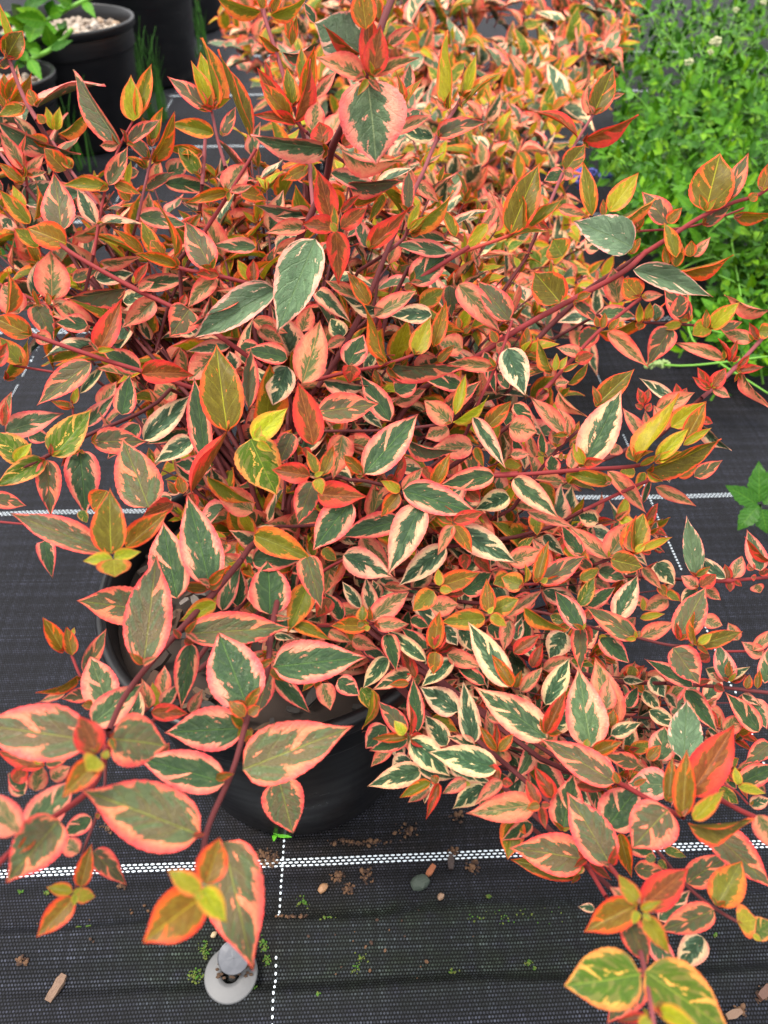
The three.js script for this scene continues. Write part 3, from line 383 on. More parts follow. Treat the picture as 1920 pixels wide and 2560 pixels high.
T(1, 2);
l(110, 1005, 712, 940, 300, 'D', 9, 0); l(-84, 1670, 622, 1395, 395, 'B', 11, 0); l(150, 1740, 245, 2070, 290, 'B', 7, 1); l(80, 1040, 10, 1320, 150, 'B', 6); l(110, 1060, 350, 1295, 130, 'D', 6); l(530, 1085, 668, 1185, 140, 'D', 4); l(430, 1110, 485, 1280, 135, 'P', 3, 1);
l(90, 665, 90, 320, 290, 'D', 4, 0); l(-10, 150, 370, 305, 195, 'A', 6, 1); l(-20, 320, 345, 300, 190, 'D', 4); l(330, 285, 428, 622, 175, 'B', 6, 1); l(335, 470, 215, 785, 180, 'A', 4, 0); l(240, 720, 485, 825, 100, 'A', 3); l(615, -70, 372, 245, 240, 'D', 8, 0); l(565, 280, 885, 415, 200, 'M', 4, 6); l(935, 60, 535, 150, 175, 'D', 4, 1); l(680, 160, 868, 380, 140, 'P', 2); l(1065, -40, 868, 408, 240, 'M', 7, 0); l(1230, 225, 925, 472, 175, 'W', 5, 0);
B('d', 40, 34, 230, 95, 1, 390, 85, 2); B('r', 36, 30, 390, 420, 1, 480, 355, 2, 590, 300, 3);
B('r', 34, 28, 330, 740, 0, 500, 738, 2, 760, 725, 4);
l(730, 730, 485, 745, 125, 'O'); l(690, 705, 690, 605, 84, 'A', 5); l(700, 720, 655, 745, 60, 'A', 5); l(775, 730, 990, 728, 115, 'P', undefined, 0); l(738, 705, 995, 515, 165, 'P', 3, 0); l(845, 795, 905, 1025, 125, 'D', 4); l(700, 760, 740, 740, 50, 'Y', 5);
loose();
l(1280, 85, 1180, 275, 95, 'P', 7); l(1282, 85, 1395, 265, 115, 'O', 7); l(1280, 65, 1475, -5, 105, 'R', 7); l(1270, 65, 1155, 20, 66, 'O', 7); l(1295, 110, 1680, 330, 200, 'W', 5, 0); l(1275, 60, 1230, -40, 70, 'R', 7); l(1350, 270, 1360, 380, 90, 'R', 3);
l(1200, 480, 1455, 398, 150, 'O', 6, 0); l(1190, 480, 1178, 365, 74, 'Y', 7); l(1150, 510, 1025, 645, 145, 'A', 6, 0); l(1190, 500, 1275, 510, 70, 'Y', 7); l(1130, 620, 1310, 600, 150, 'P', 3); l(1340, 520, 1530, 400, 170, 'D', 2);
l(1510, 655, 1500, 435, 115, 'O', 7, 0); l(1530, 650, 1700, 560, 140, 'A', 6); l(1520, 672, 1625, 735, 90, 'Y', 7); l(1485, 690, 1200, 722, 150, 'A', 5, 0); l(1505, 660, 1540, 610, 40, 'L', 8); l(1640, 420, 1540, 470, 130, 'A', 5);
l(1150, 890, 1185, 650, 125, 'O', 6); l(1160, 905, 1148, 1048, 115, 'O', 6, 1); l(1150, 870, 1105, 800, 66, 'O', 6); l(1170, 880, 1230, 780, 80, 'R', 6);
l(682, 622, 562, 452, 95, 'W', 1); l(740, 645, 708, 428, 115, 'M', 2); l(790, 560, 760, 440, 90, 'M', 1); l(1102, 965, 836, 758, 110, 'W', 4, 1); l(1112, 885, 940, 752, 105, 'D', 3); l(1035, 1075, 938, 888, 95, 'R', 3); l(1272, 955, 1078, 1135, 125, 'W', 4, 0); l(855, 945, 692, 1142, 125, 'W', 2, 0); l(1005, 1045, 760, 1152, 120, 'M', 3); l(992, 1110, 862, 1122, 62, 'O', 4); l(1235, 920, 1455, 1000, 125, 'P', 4); l(1640, 1135, 1382, 715, 200, 'W', 8, 0); l(1660, 1135, 1535, 925, 95, 'O', 9); l(1485, 1115, 1280, 982, 95, 'D', 4); l(1310, 1290, 1060, 1135, 190, 'W', 3, 1); l(1410, 1500, 1350, 1095, 155, 'W', 5, 1); l(1050, 1425, 1018, 1075, 125, 'D', 5, 0);
l(970, 1440, 798, 1225, 135, 'B', 6, 0); l(985, 1460, 755, 1470, 70, 'O', 7); l(982, 1475, 738, 1548, 110, 'D', 6); l(990, 1450, 1000, 1225, 54, 'R', 7); l(960, 1445, 895, 1355, 84, 'L', 8); l(1000, 1460, 1125, 1505, 95, 'R', 6); l(840, 1385, 718, 1535, 165, 'D', 4); l(880, 1520, 742, 1645, 100, 'P', 4); l(1235, 1515, 1098, 1315, 145, 'W', 4, 0); l(1140, 1330, 1312, 1420, 115, 'A', 3); l(1000, 1475, 1260, 1700, 200, 'W', 6, 0); l(1562, 1660, 1125, 1545, 205, 'W', 7, 1); l(1420, 1510, 1240, 1450, 80, 'M', 5); l(1560, 1550, 1450, 1380, 70, 'O', 7); l(1570, 1550, 1670, 1440, 80, 'O', 7); l(1560, 1560, 1560, 1370, 60, 'R', 6); l(1000, 1600, 880, 1680, 150, 'W', 4); l(1530, 1490, 1500, 1280, 80, 'P', 4); l(1500, 1330, 1670, 1350, 80, 'P', 5);
l(680, 1140, 790, 1290, 120, 'K', 1); l(752, 1150, 698, 1405, 46, 'Y', 2); l(30, 1005, 112, 952, 56, 'O', 8); l(95, 1020, 180, 1100, 66, 'O', 9); l(100, 690, 225, 690, 50, 'P', 5); l(0, 830, 100, 780, 80, 'P', 4); l(120, 800, 250, 820, 60, 'W', 4); l(470, 780, 620, 840, 80, 'P', 2); l(620, 830, 790, 880, 110, 'P', 2); l(560, 700, 440, 520, 110, 'D', 1); l(480, 560, 400, 680, 130, 'R', 2); l(700, 880, 860, 960, 90, 'D', 1); l(1220, 740, 1310, 860, 120, 'W', 2); l(1330, 740, 1400, 900, 130, 'W', 1); l(1500, 740, 1620, 820, 130, 'D', 1); l(1640, 700, 1600, 900, 110, 'P', 3); l(1000, 700, 1120, 740, 90, 'D', 2); l(800, 440, 960, 480, 90, 'M', 1); l(430, 240, 520, 320, 90, 'A', 2); l(830, 480, 1010, 500, 70, 'P', 2); l(1560, 300, 1659, 380, 80, 'P', 3); l(1420, 290, 1520, 400, 90, 'R', 2);

T(2, 2);
l(230, 1465, -245, 1135, 255, 'M', 7, 0); l(512, 1525, 425, 1005, 290, 'G', 7, 6); l(662, 1385, 535, 945, 225, 'P', 5, 1); l(605, 1285, 622, 1070, 125, 'P', 6); l(215, 1250, 375, 950, 160, 'W', 4, 0); l(222, 1435, 348, 1160, 115, 'R', 8); l(225, 1440, 180, 1335, 56, 'O', 8); l(235, 1430, 325, 1430, 60, 'O', 8); l(55, 1165, 200, 1008, 95, 'P', 6); l(20, 1140, 65, 1025, 56, 'O', 6); l(640, 1445, 840, 1365, 105, 'W', 6); l(525, 1565, 718, 1485, 105, 'O', 8); l(480, 1520, 490, 1470, 50, 'Y', 8); l(640, 1390, 660, 1280, 90, 'O', 6);
l(1110, 1600, 1140, 1225, 235, 'E', 6, 6); l(950, 1610, 1000, 1395, 185, 'G', 5); l(1150, 1840, 1450, 1392, 265, 'R', 12, 0); l(665, 1755, 190, 1460, 225, 'B', 8, 0); l(820, 1640, 605, 1575, 115, 'B', 6); l(1125, 1155, 1335, 1435, 135, 'D', 3, 0); l(1600, 1425, 1392, 1170, 145, 'D', 3, 1); l(1560, 1205, 1645, 1405, 135, 'G', 3); l(1490, 1180, 1612, 1255, 66, 'M', 3); l(1640, 1110, 1680, 860, 115, 'G', 3); l(1625, 935, 1485, 845, 110, 'P', 3); l(1670, 1500, 1505, 1625, 130, 'B', 4); l(880, 1605, 965, 1515, 84, 'O', 6); l(1370, 1420, 1500, 1330, 120, 'P', 2);
B('d', 36, 30, 460, 730, 2, 600, 770, 2, 800, 812, 4, 1040, 865, 5, 1190, 862, 6);
l(1078, 828, 1245, 482, 205, 'B', 7, 0); l(1195, 865, 1168, 645, 50, 'O', 8); l(1200, 868, 1490, 770, 115, 'N', 8, 0); l(1205, 855, 1295, 785, 66, 'L', 9); l(1045, 880, 1205, 1118, 205, 'B', 7, 1); l(802, 818, 475, 618, 155, 'B', 6, 1); l(840, 812, 1065, 715, 120, 'P', 4); l(450, 765, 285, 505, 155, 'D', 5, 0); l(680, 695, 825, 405, 165, 'M', 4, 0); l(490, 612, 675, 490, 115, 'D', 2); l(435, 615, 535, 425, 105, 'K', 4); l(332, 705, 245, 675, 84, 'K', 4); l(575, 800, 755, 985, 145, 'D', 4, 6); l(440, 730, 440, 1025, 115, 'B', 4, 0); l(460, 740, 515, 845, 84, 'R', 4); l(810, 810, 830, 770, 50, 'O', 6); l(480, 690, 520, 630, 80, 'R', 4); l(75, 620, 340, 782, 84, 'A', 6); l(10, 915, 182, 795, 105, 'R', 6);
B('d', 40, 32, 540, 340, 2, 620, 310, 3, 800, 265, 4);
l(625, 300, 365, 85, 115, 'P', undefined, 0); l(625, 295, 765, 70, 195, 'P', 4, 0); l(760, 275, 860, 12, 195, 'A', 5, 0); l(800, 262, 798, 30, 46, 'O', 6); l(820, 252, 1038, 162, 66, 'Y', 6); l(800, 260, 870, 195, 54, 'L', 6); l(640, 310, 850, 352, 155, 'N', 5, 0); l(452, 292, 320, 85, 115, 'D', 3, 0); l(520, 370, 400, 300, 90, 'B', 2);
B('r', 34, 28, -30, 475, 3, 70, 472, 4, 170, 465, 5); l(75, 475, -70, 430, 145, 'A', 6, 0); l(160, 462, 232, 190, 95, 'O', 7, 0); l(178, 455, 475, 292, 155, 'B', 5, 0); l(190, 472, 390, 430, 70, 'O', 5); l(190, 460, 230, 425, 50, 'L', 7); l(80, 460, 85, 325, 34, 'Y', 6); l(-20, 330, 190, 250, 150, 'P', 3); l(150, 560, -40, 620, 130, 'D', 4); l(-40, 680, 200, 500, 90, 'P', 4);
B('r', 34, 40, 1700, 420, 3, 1290, 450, 3, 1130, 440, 2); l(1190, 420, 1140, 30, 135, 'E', 4, 0); l(1385, 430, 1135, 272, 105, 'W', 4, 0); l(1612, 382, 1518, 118, 135, 'G', 4, 0); l(1675, 320, 1505, 175, 46, 'R', 5); l(1440, 430, 1490, 285, 105, 'P'); l(1220, 485, 1325, 408, 100, 'R', 5); l(1400, 440, 1378, 338, 66, 'R'); l(1410, 450, 1412, 515, 62, 'R'); l(1600, 400, 1680, 378, 60, 'R'); l(1580, 470, 1605, 525, 92, 'P'); l(1200, 490, 1100, 412, 95, 'P', 4); l(1250, 490, 1352, 570, 84, 'P', 4); l(1195, 500, 1098, 610, 115, 'W', 3); l(1200, 410, 1240, 350, 60, 'R', 4); l(1440, 450, 1490, 480, 40, 'R', 4); l(1560, 380, 1530, 330, 60, 'R', 4); l(1580, 430, 1550, 420, 50, 'R', 4);
B('d', 46, 40, 1000, 1110, 2, 1300, 1130, 3, 1690, 1175, 4); l(1400, 1100, 1338, 845, 145, 'G', 4, 0); l(1400, 1065, 1402, 968, 54, 'O', 5); l(1400, 1080, 1545, 1005, 66, 'W', 4); l(1172, 1135, 865, 958, 115, 'D', 4, 1); l(1520, 1145, 1542, 1055, 62, 'O'); l(1590, 1145, 1602, 1025, 54, 'O'); l(1310, 1125, 1378, 1158, 66, 'R'); l(1380, 1090, 1300, 1040, 60, 'P'); l(1410, 1090, 1520, 1060, 70, 'R'); l(1200, 1110, 1290, 1090, 50, 'R'); l(1380, 1080, 1260, 1010, 120, 'W', 3);
B('rf', 28, 24, 1320, 905, 1, 1690, 900, 2);
loose();
l(935, 330, 1045, 475, 145, 'W', 3, 7); l(900, 1070, 995, 1195, 125, 'W', 1); l(720, 1085, 855, 1100, 66, 'W', 1); l(750, 1270, 810, 1130, 95, 'D', 0); l(885, 1285, 1080, 1400, 115, 'W', 1); l(850, 1160, 960, 1290, 100, 'W', 0); l(1000, 1180, 1070, 1270, 80, 'M', 0); l(790, 1000, 760, 1080, 90, 'A', 0); l(720, 760, 800, 680, 80, 'P', 2); l(830, 690, 990, 660, 60, 'Y', 3); l(1010, 560, 860, 640, 120, 'P', 2); l(850, 640, 850, 550, 46, 'Y', 3); l(1240, 690, 1360, 740, 110, 'P', 3); l(1470, 830, 1400, 720, 90, 'P', 2); l(840, 360, 970, 500, 80, 'P', 3); l(1000, 520, 1090, 575, 70, 'A', 3); l(960, 470, 990, 550, 70, 'O', 3); l(560, 380, 740, 430, 130, 'G', 1); l(440, 440, 570, 370, 90, 'A', 2); l(860, 440, 940, 320, 90, 'R', 2); l(480, 200, 560, 280, 100, 'G', 1); l(240, 360, 130, 170, 110, 'P', 1); l(100, 0, 400, 100, 90, 'P', 4); l(560, 60, 430, 20, 130, 'M', 2); l(200, 150, 340, 280, 90, 'W', 1); l(40, 240, 140, 160, 70, 'K', 2); l(150, 0, 170, 150, 110, 'A', 2); l(340, 780, 250, 950, 180, 'W', 1); l(130, 1010, 200, 850, 90, 'R', 4); l(200, 1020, 400, 940, 100, 'P', 3); l(380, 960, 540, 1000, 60, 'K', 3); l(100, 840, 90, 690, 110, 'D', 1); l(20, 830, 60, 680, 90, 'W', 1); l(1560, 900, 1700, 760, 90, 'P', 3); l(1280, 930, 1200, 950, 90, 'R', 3);

T(2, 3);
B('r', 58, 50, 560, 60, 6, 690, 98, 7, 950, 240, 9, 1110, 320, 11);
l(1105, 312, 1140, -110, 155, 'O', 13, 0); l(1010, 215, 1045, -80, 92, 'O', 12); l(1175, 335, 1385, 145, 115, 'Y', 14); l(1145, 365, 1565, 345, 105, 'N', 13, 4); l(1010, 268, 785, 515, 330, 'B', 12.5, 1); l(1180, 320, 1240, 260, 60, 'L', 14); l(790, 110, 880, 70, 40, 'O', 9); l(690, 100, 660, 20, 60, 'O', 9);
B('rf', 52, 56, 1340, 200, 9, 1500, 285, 10, 1700, 370, 11);
l(1270, 385, 1690, 785, 235, 'B', 9, 0); l(1590, 305, 1720, 545, 155, 'P', 12); l(1360, 220, 1200, 80, 60, 'P', 9);
B('rf', 24, 22, 1370, 105, 5, 1450, 150, 5, 1530, 235, 5); l(1470, 112, 1438, -10, 66, 'L', 6); l(1465, 120, 1645, 162, 74, 'L', 6); l(1480, 100, 1720, -20, 150, 'D', 5); l(1340, 135, 1465, 235, 105, 'K', 4); l(1540, 240, 1670, 200, 95, 'M', 5); l(1560, 90, 1640, 160, 80, 'P', 4);
B('r', 46, 44, 330, 520, 5, 460, 610, 6, 610, 835, 8); l(640, 632, 368, 160, 285, 'B', 8, 0); l(465, 592, -10, 505, 280, 'B', 7, 0); l(428, 695, -5, 602, 155, 'N', 5, 1); l(450, 630, 430, 690, 60, 'Y', 7); l(600, 620, 690, 700, 40, 'R', 6); l(700, 425, 775, 705, 110, 'O', 6); l(620, 380, 820, 125, 290, 'D', 6, 1); l(330, 405, 390, 35, 240, 'D', 5, 0); l(1010, 110, 755, 95, 220, 'G', 6);
B('r', 46, 46, 640, 640, 9, 690, 710, 10, 760, 830, 11);
l(805, 890, 465, 1048, 210, 'O', 13, 0); l(845, 900, 1135, 650, 225, 'R', 13, 0); l(822, 885, 685, 695, 125, 'Y', 14); l(835, 920, 970, 865, 66, 'Y', 15); l(820, 930, 780, 1008, 66, 'L', 15); l(860, 960, 1020, 1210, 135, 'Y', 14, 1); l(745, 975, 885, 1270, 185, 'B', 12, 1); l(800, 900, 640, 770, 130, 'P', 10); l(850, 940, 900, 990, 50, 'L', 15);
B('d', 42, 34, 930, 520, 5, 1120, 750, 6, 1300, 900, 7, 1465, 1000, 7); l(1310, 922, 955, 1065, 185, 'B', 8, 0); l(1130, 745, 1408, 555, 190, 'B', 5, 0); l(1330, 893, 1475, 600, 235, 'A', 8, 6); l(1462, 1000, 1585, 985, 215, 'Y', 8, 6); l(1550, 1075, 1680, 1000, 155, 'K', 7); l(1560, 1080, 1620, 1122, 44, 'L', 8); l(985, 520, 1130, 582, 66, 'K', 6); l(930, 580, 862, 590, 66, 'K', 6); l(950, 600, 1005, 655, 54, 'K', 6); l(900, 1110, 1060, 1315, 150, 'G', 5); l(1235, 1095, 1080, 1300, 180, 'W', 5, 1); l(950, 985, 1155, 785, 140, 'M', 4); l(740, 450, 930, 580, 150, 'D', 4); l(790, 650, 1010, 690, 130, 'B', 4); l(500, 610, 645, 725, 66, 'R', 4); l(535, 912, 428, 898, 62, 'W', 5); l(530, 1010, 700, 1040, 50, 'W', 5);
B('p', 56, 46, 830, 1180, 11, 855, 1290, 12, 900, 1540, 13, 930, 1720, 13);
l(830, 1335, 352, 1428, 380, 'K', 13, 0); l(862, 1318, 1420, 1720, 390, 'K', 13, 1); l(930, 1560, 1220, 1700, 125, 'L', 15); l(895, 1620, 820, 1690, 95, 'L', 15); l(880, 1605, 680, 1640, 66, 'R', 12); l(840, 1330, 625, 1650, 210, 'B', 9, 1);
loose();
l(170, 240, 90, 72, 95, 'R', 8); l(180, 240, 95, 262, 74, 'O', 9); l(190, 245, 250, 240, 54, 'R', 9); l(190, 250, 215, 395, 66, 'R', 8); l(150, 235, -290, 305, 205, 'P', 7, 0); l(262, 192, 138, -10, 115, 'R', 6); l(130, 360, -60, 465, 115, 'D', 4); l(20, 310, -35, 590, 175, 'A', 4, 0); l(420, 110, 600, 150, 70, 'R', 6);
T(1, 3);
l(1070, 15, 722, 115, 165, 'W', 5, 0); l(1132, 90, 930, 192, 84, 'A', 6); l(1125, 125, 985, 222, 84, 'P', 5); l(1182, 100, 1108, 330, 74, 'R', 6); l(1365, 78, 1205, 168, 95, 'P', 6); l(1475, 115, 1278, 270, 150, 'W', 4, 0); l(1592, 80, 1425, 228, 95, 'P', 7); l(1582, 72, 1455, -40, 115, 'R', 7); l(1595, 92, 1665, 105, 70, 'R', 7); l(1255, -10, 1520, 90, 120, 'W', 5, 0); l(1045, -10, 1300, 65, 125, 'W', 5, 0); l(1380, 90, 1360, 120, 40, 'L', 6); l(1180, 90, 1130, 60, 70, 'O', 6);

// ---------- the shrub: shoots, twigs and leaves ----------
const barkBump = tex(32, 64, (x, y) => { const n = 128 + 90 * noise(x * 0.9, y * 0.35, 4) + 30 * noise(x * 2, y * 2, 8); return [n, n, n]; }, false);
const bark = (r, g, b) => std(lin(r, g, b), { roughness: 0.78, bumpMap: barkBump, bumpScale: 0.0004 });
const stemMats = [bark(118, 24, 27), bark(120, 54, 58), bark(84, 22, 25), bark(166, 54, 38)];
const leafMesh = (rec, parent, nu, nv) => {
  rec.cell ??= cellFor(rec.st); rec.variant ??= anyVariant();
  const m = mesh('leaf', leafGeo(rec.cell, rec.shape, rec.curl, nu, nv, rec.variant), matFor(rec.st), parent);
  m.matrix.copy(rec.m); m.matrix.decompose(m.position, m.quaternion, m.scale); return m;
};
function mergedLeaves(all, name, parent, nu, nv) {
  for (const mat of [leafMat, youngMat]) {
    const list = all.filter((r) => matFor(r.st) === mat); if (!list.length) continue;
    const geos = list.map((r) => { r.cell ??= cellFor(r.st); r.variant ??= anyVariant(); return leafGeo(r.cell, r.shape, r.curl, nu, nv, r.variant).clone().applyMatrix4(r.m); });
    tag(mesh(name, mergeGeometries(geos), mat, parent), null, null, null, 'stuff');
  }
}
// a shoot that grows from a to b and carries pairs of leaves set crosswise, smaller towards the tip
function growShoot(a, b, from, pairs, size, styles, out, stems, r = 0.0016, face = 0.6) {
  const dir = b.clone().sub(a), L = dir.length(); dir.normalize();
  const mid = a.clone().lerp(b, 0.5); mid.y += L * 0.06;
  stems.push([[a, mid, b], r * 1.5, r * 0.6]);
  const cv = new THREE.QuadraticBezierCurve3(a, mid, b); let turn = R(0, Math.PI);
  for (let i = 0; i < pairs; i++) {
    const t = lerp(from, 1, i / Math.max(1, pairs - 1)), p = cv.getPoint(t), d = cv.getTangent(t), e = i / Math.max(1, pairs - 1);
    const side = V(0, 1, 0).cross(d); if (side.lengthSq() < 1e-4) side.set(1, 0, 0); side.normalize();
    turn += Math.PI / 2 + R(-0.25, 0.25);
    for (const s of [0, Math.PI]) {
      if (rnd() < 0.06) continue;
      const ax = side.clone().applyAxisAngle(d, turn + s), open = lerp(0.25, 0.9, e) + R(-0.15, 0.25);
      const axis = ax.multiplyScalar(1).addScaledVector(d, open).addScaledVector(UP, R(-0.1, 0.25)).normalize();
      const len = size * lerp(1.05, 0.5, e * e) * R(0.78, 1.15);
      let n = UP.clone().addScaledVector(d, 0.5).addScaledVector(V(0, 0.3, 1), face).add(V(R(-0.35, 0.35), R(-0.2, 0.2), R(-0.35, 0.35)));
      if (Math.abs(n.clone().normalize().dot(axis)) > 0.9) n.add(V(0.5, 0.2, 0.3));
      n.addScaledVector(axis, -n.dot(axis)).normalize();
      const young = e > 0.8;
      out.push({ m: leafMatrix(p.clone().addScaledVector(axis, 0.003), axis, n, len, len * R(0.42, 0.54)), st: pick(young ? styles.tip : styles.old), shape: pick([0, 0, 1, 3, 2]), curl: Math.floor(R(0, 7.99)), foot: p });
    }
  }
}
function tipLeaves(p, d, size, styles, out) {              // the opening bud at the end of a shoot
  const s0 = V(0.3, 1, 0.2).cross(d).normalize();
  for (let k = 0; k < 4; k++) {
    const len = size * R(0.22, 0.42), axis = s0.clone().applyAxisAngle(d, k * 1.57 + R(-0.3, 0.3)).addScaledVector(d, R(0.7, 1.8)).normalize(), n = UP.clone().addScaledVector(V(0, 0, 1), 0.5).add(V(R(-0.4, 0.4), 0, R(-0.4, 0.4)));
    n.addScaledVector(axis, -n.dot(axis)).normalize();
    out.push({ m: leafMatrix(p, axis, n, len, len * R(0.32, 0.45)), st: pick(styles), shape: pick([1, 3]), curl: pick([1, 3, 4, 7]), foot: p });
  }
}
const inside = (poly, x, y) => { let c = false; for (let i = 0, j = poly.length - 1; i < poly.length; j = i++) { const [a, b] = poly[i], [d, e] = poly[j]; if ((b > y) !== (e > y) && x < (d - a) * (y - b) / (e - b) + a) c = !c; } return c; };
const S = 1920 / 1659, scaled = (p) => p.map(([x, y]) => [x * S, y * S]);

{
  const shrub = base('abelia_shrub', CROWN.clone().setY(0.25), 'large variegated shrub with coral, cream and green leaves growing in the front black pot', 'shrub');
  const local = (g) => g.applyMatrix4(new THREE.Matrix4().makeTranslation(-CROWN.x, -0.25, -CROWN.z));
  const off = V(CROWN.x, 0.25, CROWN.z);
  const fill = [], twigs = [];
  // inner growth that fills the bush behind the outer shoots
  const outline = scaled([[-60, 150], [60, 210], [160, 300], [330, 340], [560, 300], [900, 350], [1130, 480], [1250, 600], [1250, 690], [1120, 740], [1200, 800], [1230, 960], [1400, 1110], [1440, 1240], [1430, 1330], [1560, 1420], [1640, 1520], [1640, 1760], [1500, 1690], [1250, 1720], [1080, 1700], [900, 1620], [830, 1470], [760, 1430], [640, 1500], [520, 1480], [440, 1400], [470, 1290], [440, 1180], [330, 1020], [360, 900], [240, 860], [160, 740], [60, 640], [-60, 620]]);
  const WARM = { old: ['B', 'P', 'P', 'P', 'G', 'A', 'A', 'W', 'M', 'M', 'M', 'Y'], tip: ['O', 'A', 'O', 'A', 'Y', 'L', 'N', 'Y', 'P'] };
  const COOL = { old: ['D', 'M', 'M', 'M', 'W', 'W', 'P', 'P', 'G'], tip: ['O', 'R', 'A', 'P', 'R', 'D'] };
  let made = 0, tries = 0;
  while (made < 330 && tries++ < 12000) {
    const x = R(-60, 1900), y = R(170, 2060);
    if (!inside(outline, x, y)) continue;
    const low = sstep(1150, 1500, y) * sstep(500, 900, x), D = canopy(x, y), depth = D + R(0.012, 0.10) + (low > 0.5 ? R(-0.012, 0.02) : 0.01);
    const tip = at(x, y, depth);
    if (tip.y < 0.12) continue;
    const outw = tip.clone().sub(CROWN).setY(0).normalize(), a = tip.clone().addScaledVector(outw, -R(0.07, 0.11)).addScaledVector(UP, -R(0.02, 0.07));
    const rad = a.clone().sub(CROWN);
    growShoot(a, tip, 0.15, 4, low > 0.5 ? R(0.030, 0.040) : R(0.035, 0.047), low > 0.4 ? COOL : WARM, fill, twigs, 0.0008, lerp(0.15, 0.6, sstep(500, 1300, y)));
    if (made % 4 === 0) { const m = CROWN.clone().lerp(a, 0.55); m.y += 0.03; twigs.push([[CROWN.clone().add(V(R(-0.02, 0.02), -0.02, R(-0.02, 0.02))), m, a], 0.0026, 0.0016]); }
    tipLeaves(tip, tip.clone().sub(a).normalize(), 0.04, low > 0.5 ? COOL.tip : WARM.tip, fill);
    made++;
  }
  // small orange leaves in the axils of the outer shoots
  for (const b of branches) for (const r of [...b.leaves]) {
    if (r.px < 900 || rnd() < 0.35) continue;
    const e = r.m.elements, ax0 = V(e[4], e[5], e[6]), L = ax0.length(); ax0.normalize(); const n0 = V(e[8], e[9], e[10]).normalize();
    for (let k = 0; k < 2; k++) { const ax = ax0.clone().applyAxisAngle(n0, (k ? 1 : -1) * R(0.5, 1.1)).addScaledVector(n0, R(0.2, 0.7)).normalize(), len = L * R(0.14, 0.3); const n = n0.clone().addScaledVector(ax, -n0.dot(ax)).normalize(); fill.push({ m: leafMatrix(r.foot.clone().addScaledVector(n0, 0.002), ax, n, len, len * R(0.35, 0.5)), st: pick(['O', 'O', 'A', 'P', 'R', 'Y']), shape: pick([1, 3]), curl: pick([1, 3, 4, 7]), foot: r.foot }); }
  }
  // the outer shoots, each a part that carries its leaves; all but the 300 largest leaves are joined
  const shown = new Set([...handLeaves].sort((a, b) => b.px - a.px).slice(0, 300));
  for (const b of branches) {
    const pts = b.pts.map((p) => at(p.x, p.y, p.d));
    const r0 = b.w0 / FPX * b.pts[0].d / 2, r1 = b.w1 / FPX * b.pts[b.pts.length - 1].d / 2;
    if (!b.free) {
      // the shoot's lower end runs on into the heart of the bush
      const d0 = b.fromStart ? 0 : 1, d1 = 1 - d0;
      const s = d0 < d1 ? pts[0] : pts[pts.length - 1], nx = d0 < d1 ? pts[1] : pts[pts.length - 2];
      const go = s.clone().sub(nx).normalize(), away = s.clone().sub(camera.position).normalize(), gap = s.distanceTo(CROWN);
      twigs.push([[s, s.clone().addScaledVector(go, gap * 0.16).addScaledVector(away, gap * 0.13), s.clone().lerp(CROWN, 0.6).addScaledVector(UP, -0.01), CROWN], d0 < d1 ? r0 : r1, 0.0026]);
    }
    const knots = b.leaves.map((r) => r.foot);
    const m = mesh('branch', local(tube(pts, r0, r1, 9, Math.max(12, pts.length * 7), knots)), stemMats[b.col], shrub);
    for (const r of b.leaves) if (shown.has(r)) { r.m.premultiply(new THREE.Matrix4().makeTranslation(-off.x, -off.y, -off.z)); leafMesh(r, m, 8, 24); }
  }
  for (const r of handLeaves) if (!r.branch && shown.has(r)) { r.m.premultiply(new THREE.Matrix4().makeTranslation(-off.x, -off.y, -off.z)); leafMesh(r, shrub, 8, 24); }
  const rest = handLeaves.filter((r) => !shown.has(r));
  for (const r of [...rest, ...fill]) r.m.premultiply(new THREE.Matrix4().makeTranslation(-off.x, -off.y, -off.z));
  mergedLeaves([...rest], 'small_leaves', shrub, 4, 12);
  mergedLeaves(fill, 'inner_leaves', shrub, 4, 9);
  tag(mesh('twigs', mergeGeometries(twigs.map(([p, r0, r1]) => local(tube(p, r0, r1, 6, 8)))), stemMats[2], shrub), null, null, null, 'stuff');
  console.log('hand leaves', handLeaves.length, 'shoots', branches.length, 'fill', fill.length);
}

// ---------- shrubs behind ----------
function bush(name, label, category, group, centre, clumps, styles, leafN, size, pairs, scl = 1) {
  const g = base(name, centre, label, category, group), ls = [], st = [];
  for (const [a, b] of clumps) growShoot(a, b, 0.1, pairs, size * R(0.85, 1.15), styles, ls, st, 0.0015 * scl, 0.35);
  const sh = new THREE.Matrix4().makeTranslation(-centre.x, -centre.y, -centre.z);
  for (const r of ls) { const [x, y, d] = toPx(r.foot); r.px = x > -50 && x < 1970 && y > -50 ? 1 / d + R(0, 0.35) + r.foot.y * 1.2 : 0; r.m.premultiply(sh); }
  ls.sort((p, q) => q.px - p.px);
  return { g, ls, st, sh };
}
function finishBush(b, n, mat) {
  for (const r of b.ls.slice(0, n)) { r.cell ??= cellFor(r.st); r.variant ??= anyVariant(); leafMesh(r, b.g, 4, 8); }
  mergedLeaves(b.ls.slice(n), 'foliage', b.g, 2, 6);
  tag(mesh('twigs', mergeGeometries(b.st.map(([p, r0, r1]) => tube(p, r0, r1, 5, 5).applyMatrix4(b.sh))), mat, b.g), null, null, null, 'stuff');
}
const PALE = { old: ['P', 'G', 'W', 'M', 'A', 'G', 'E', 'P', 'K'], tip: ['A', 'A', 'Y', 'Y', 'Y', 'O'] };
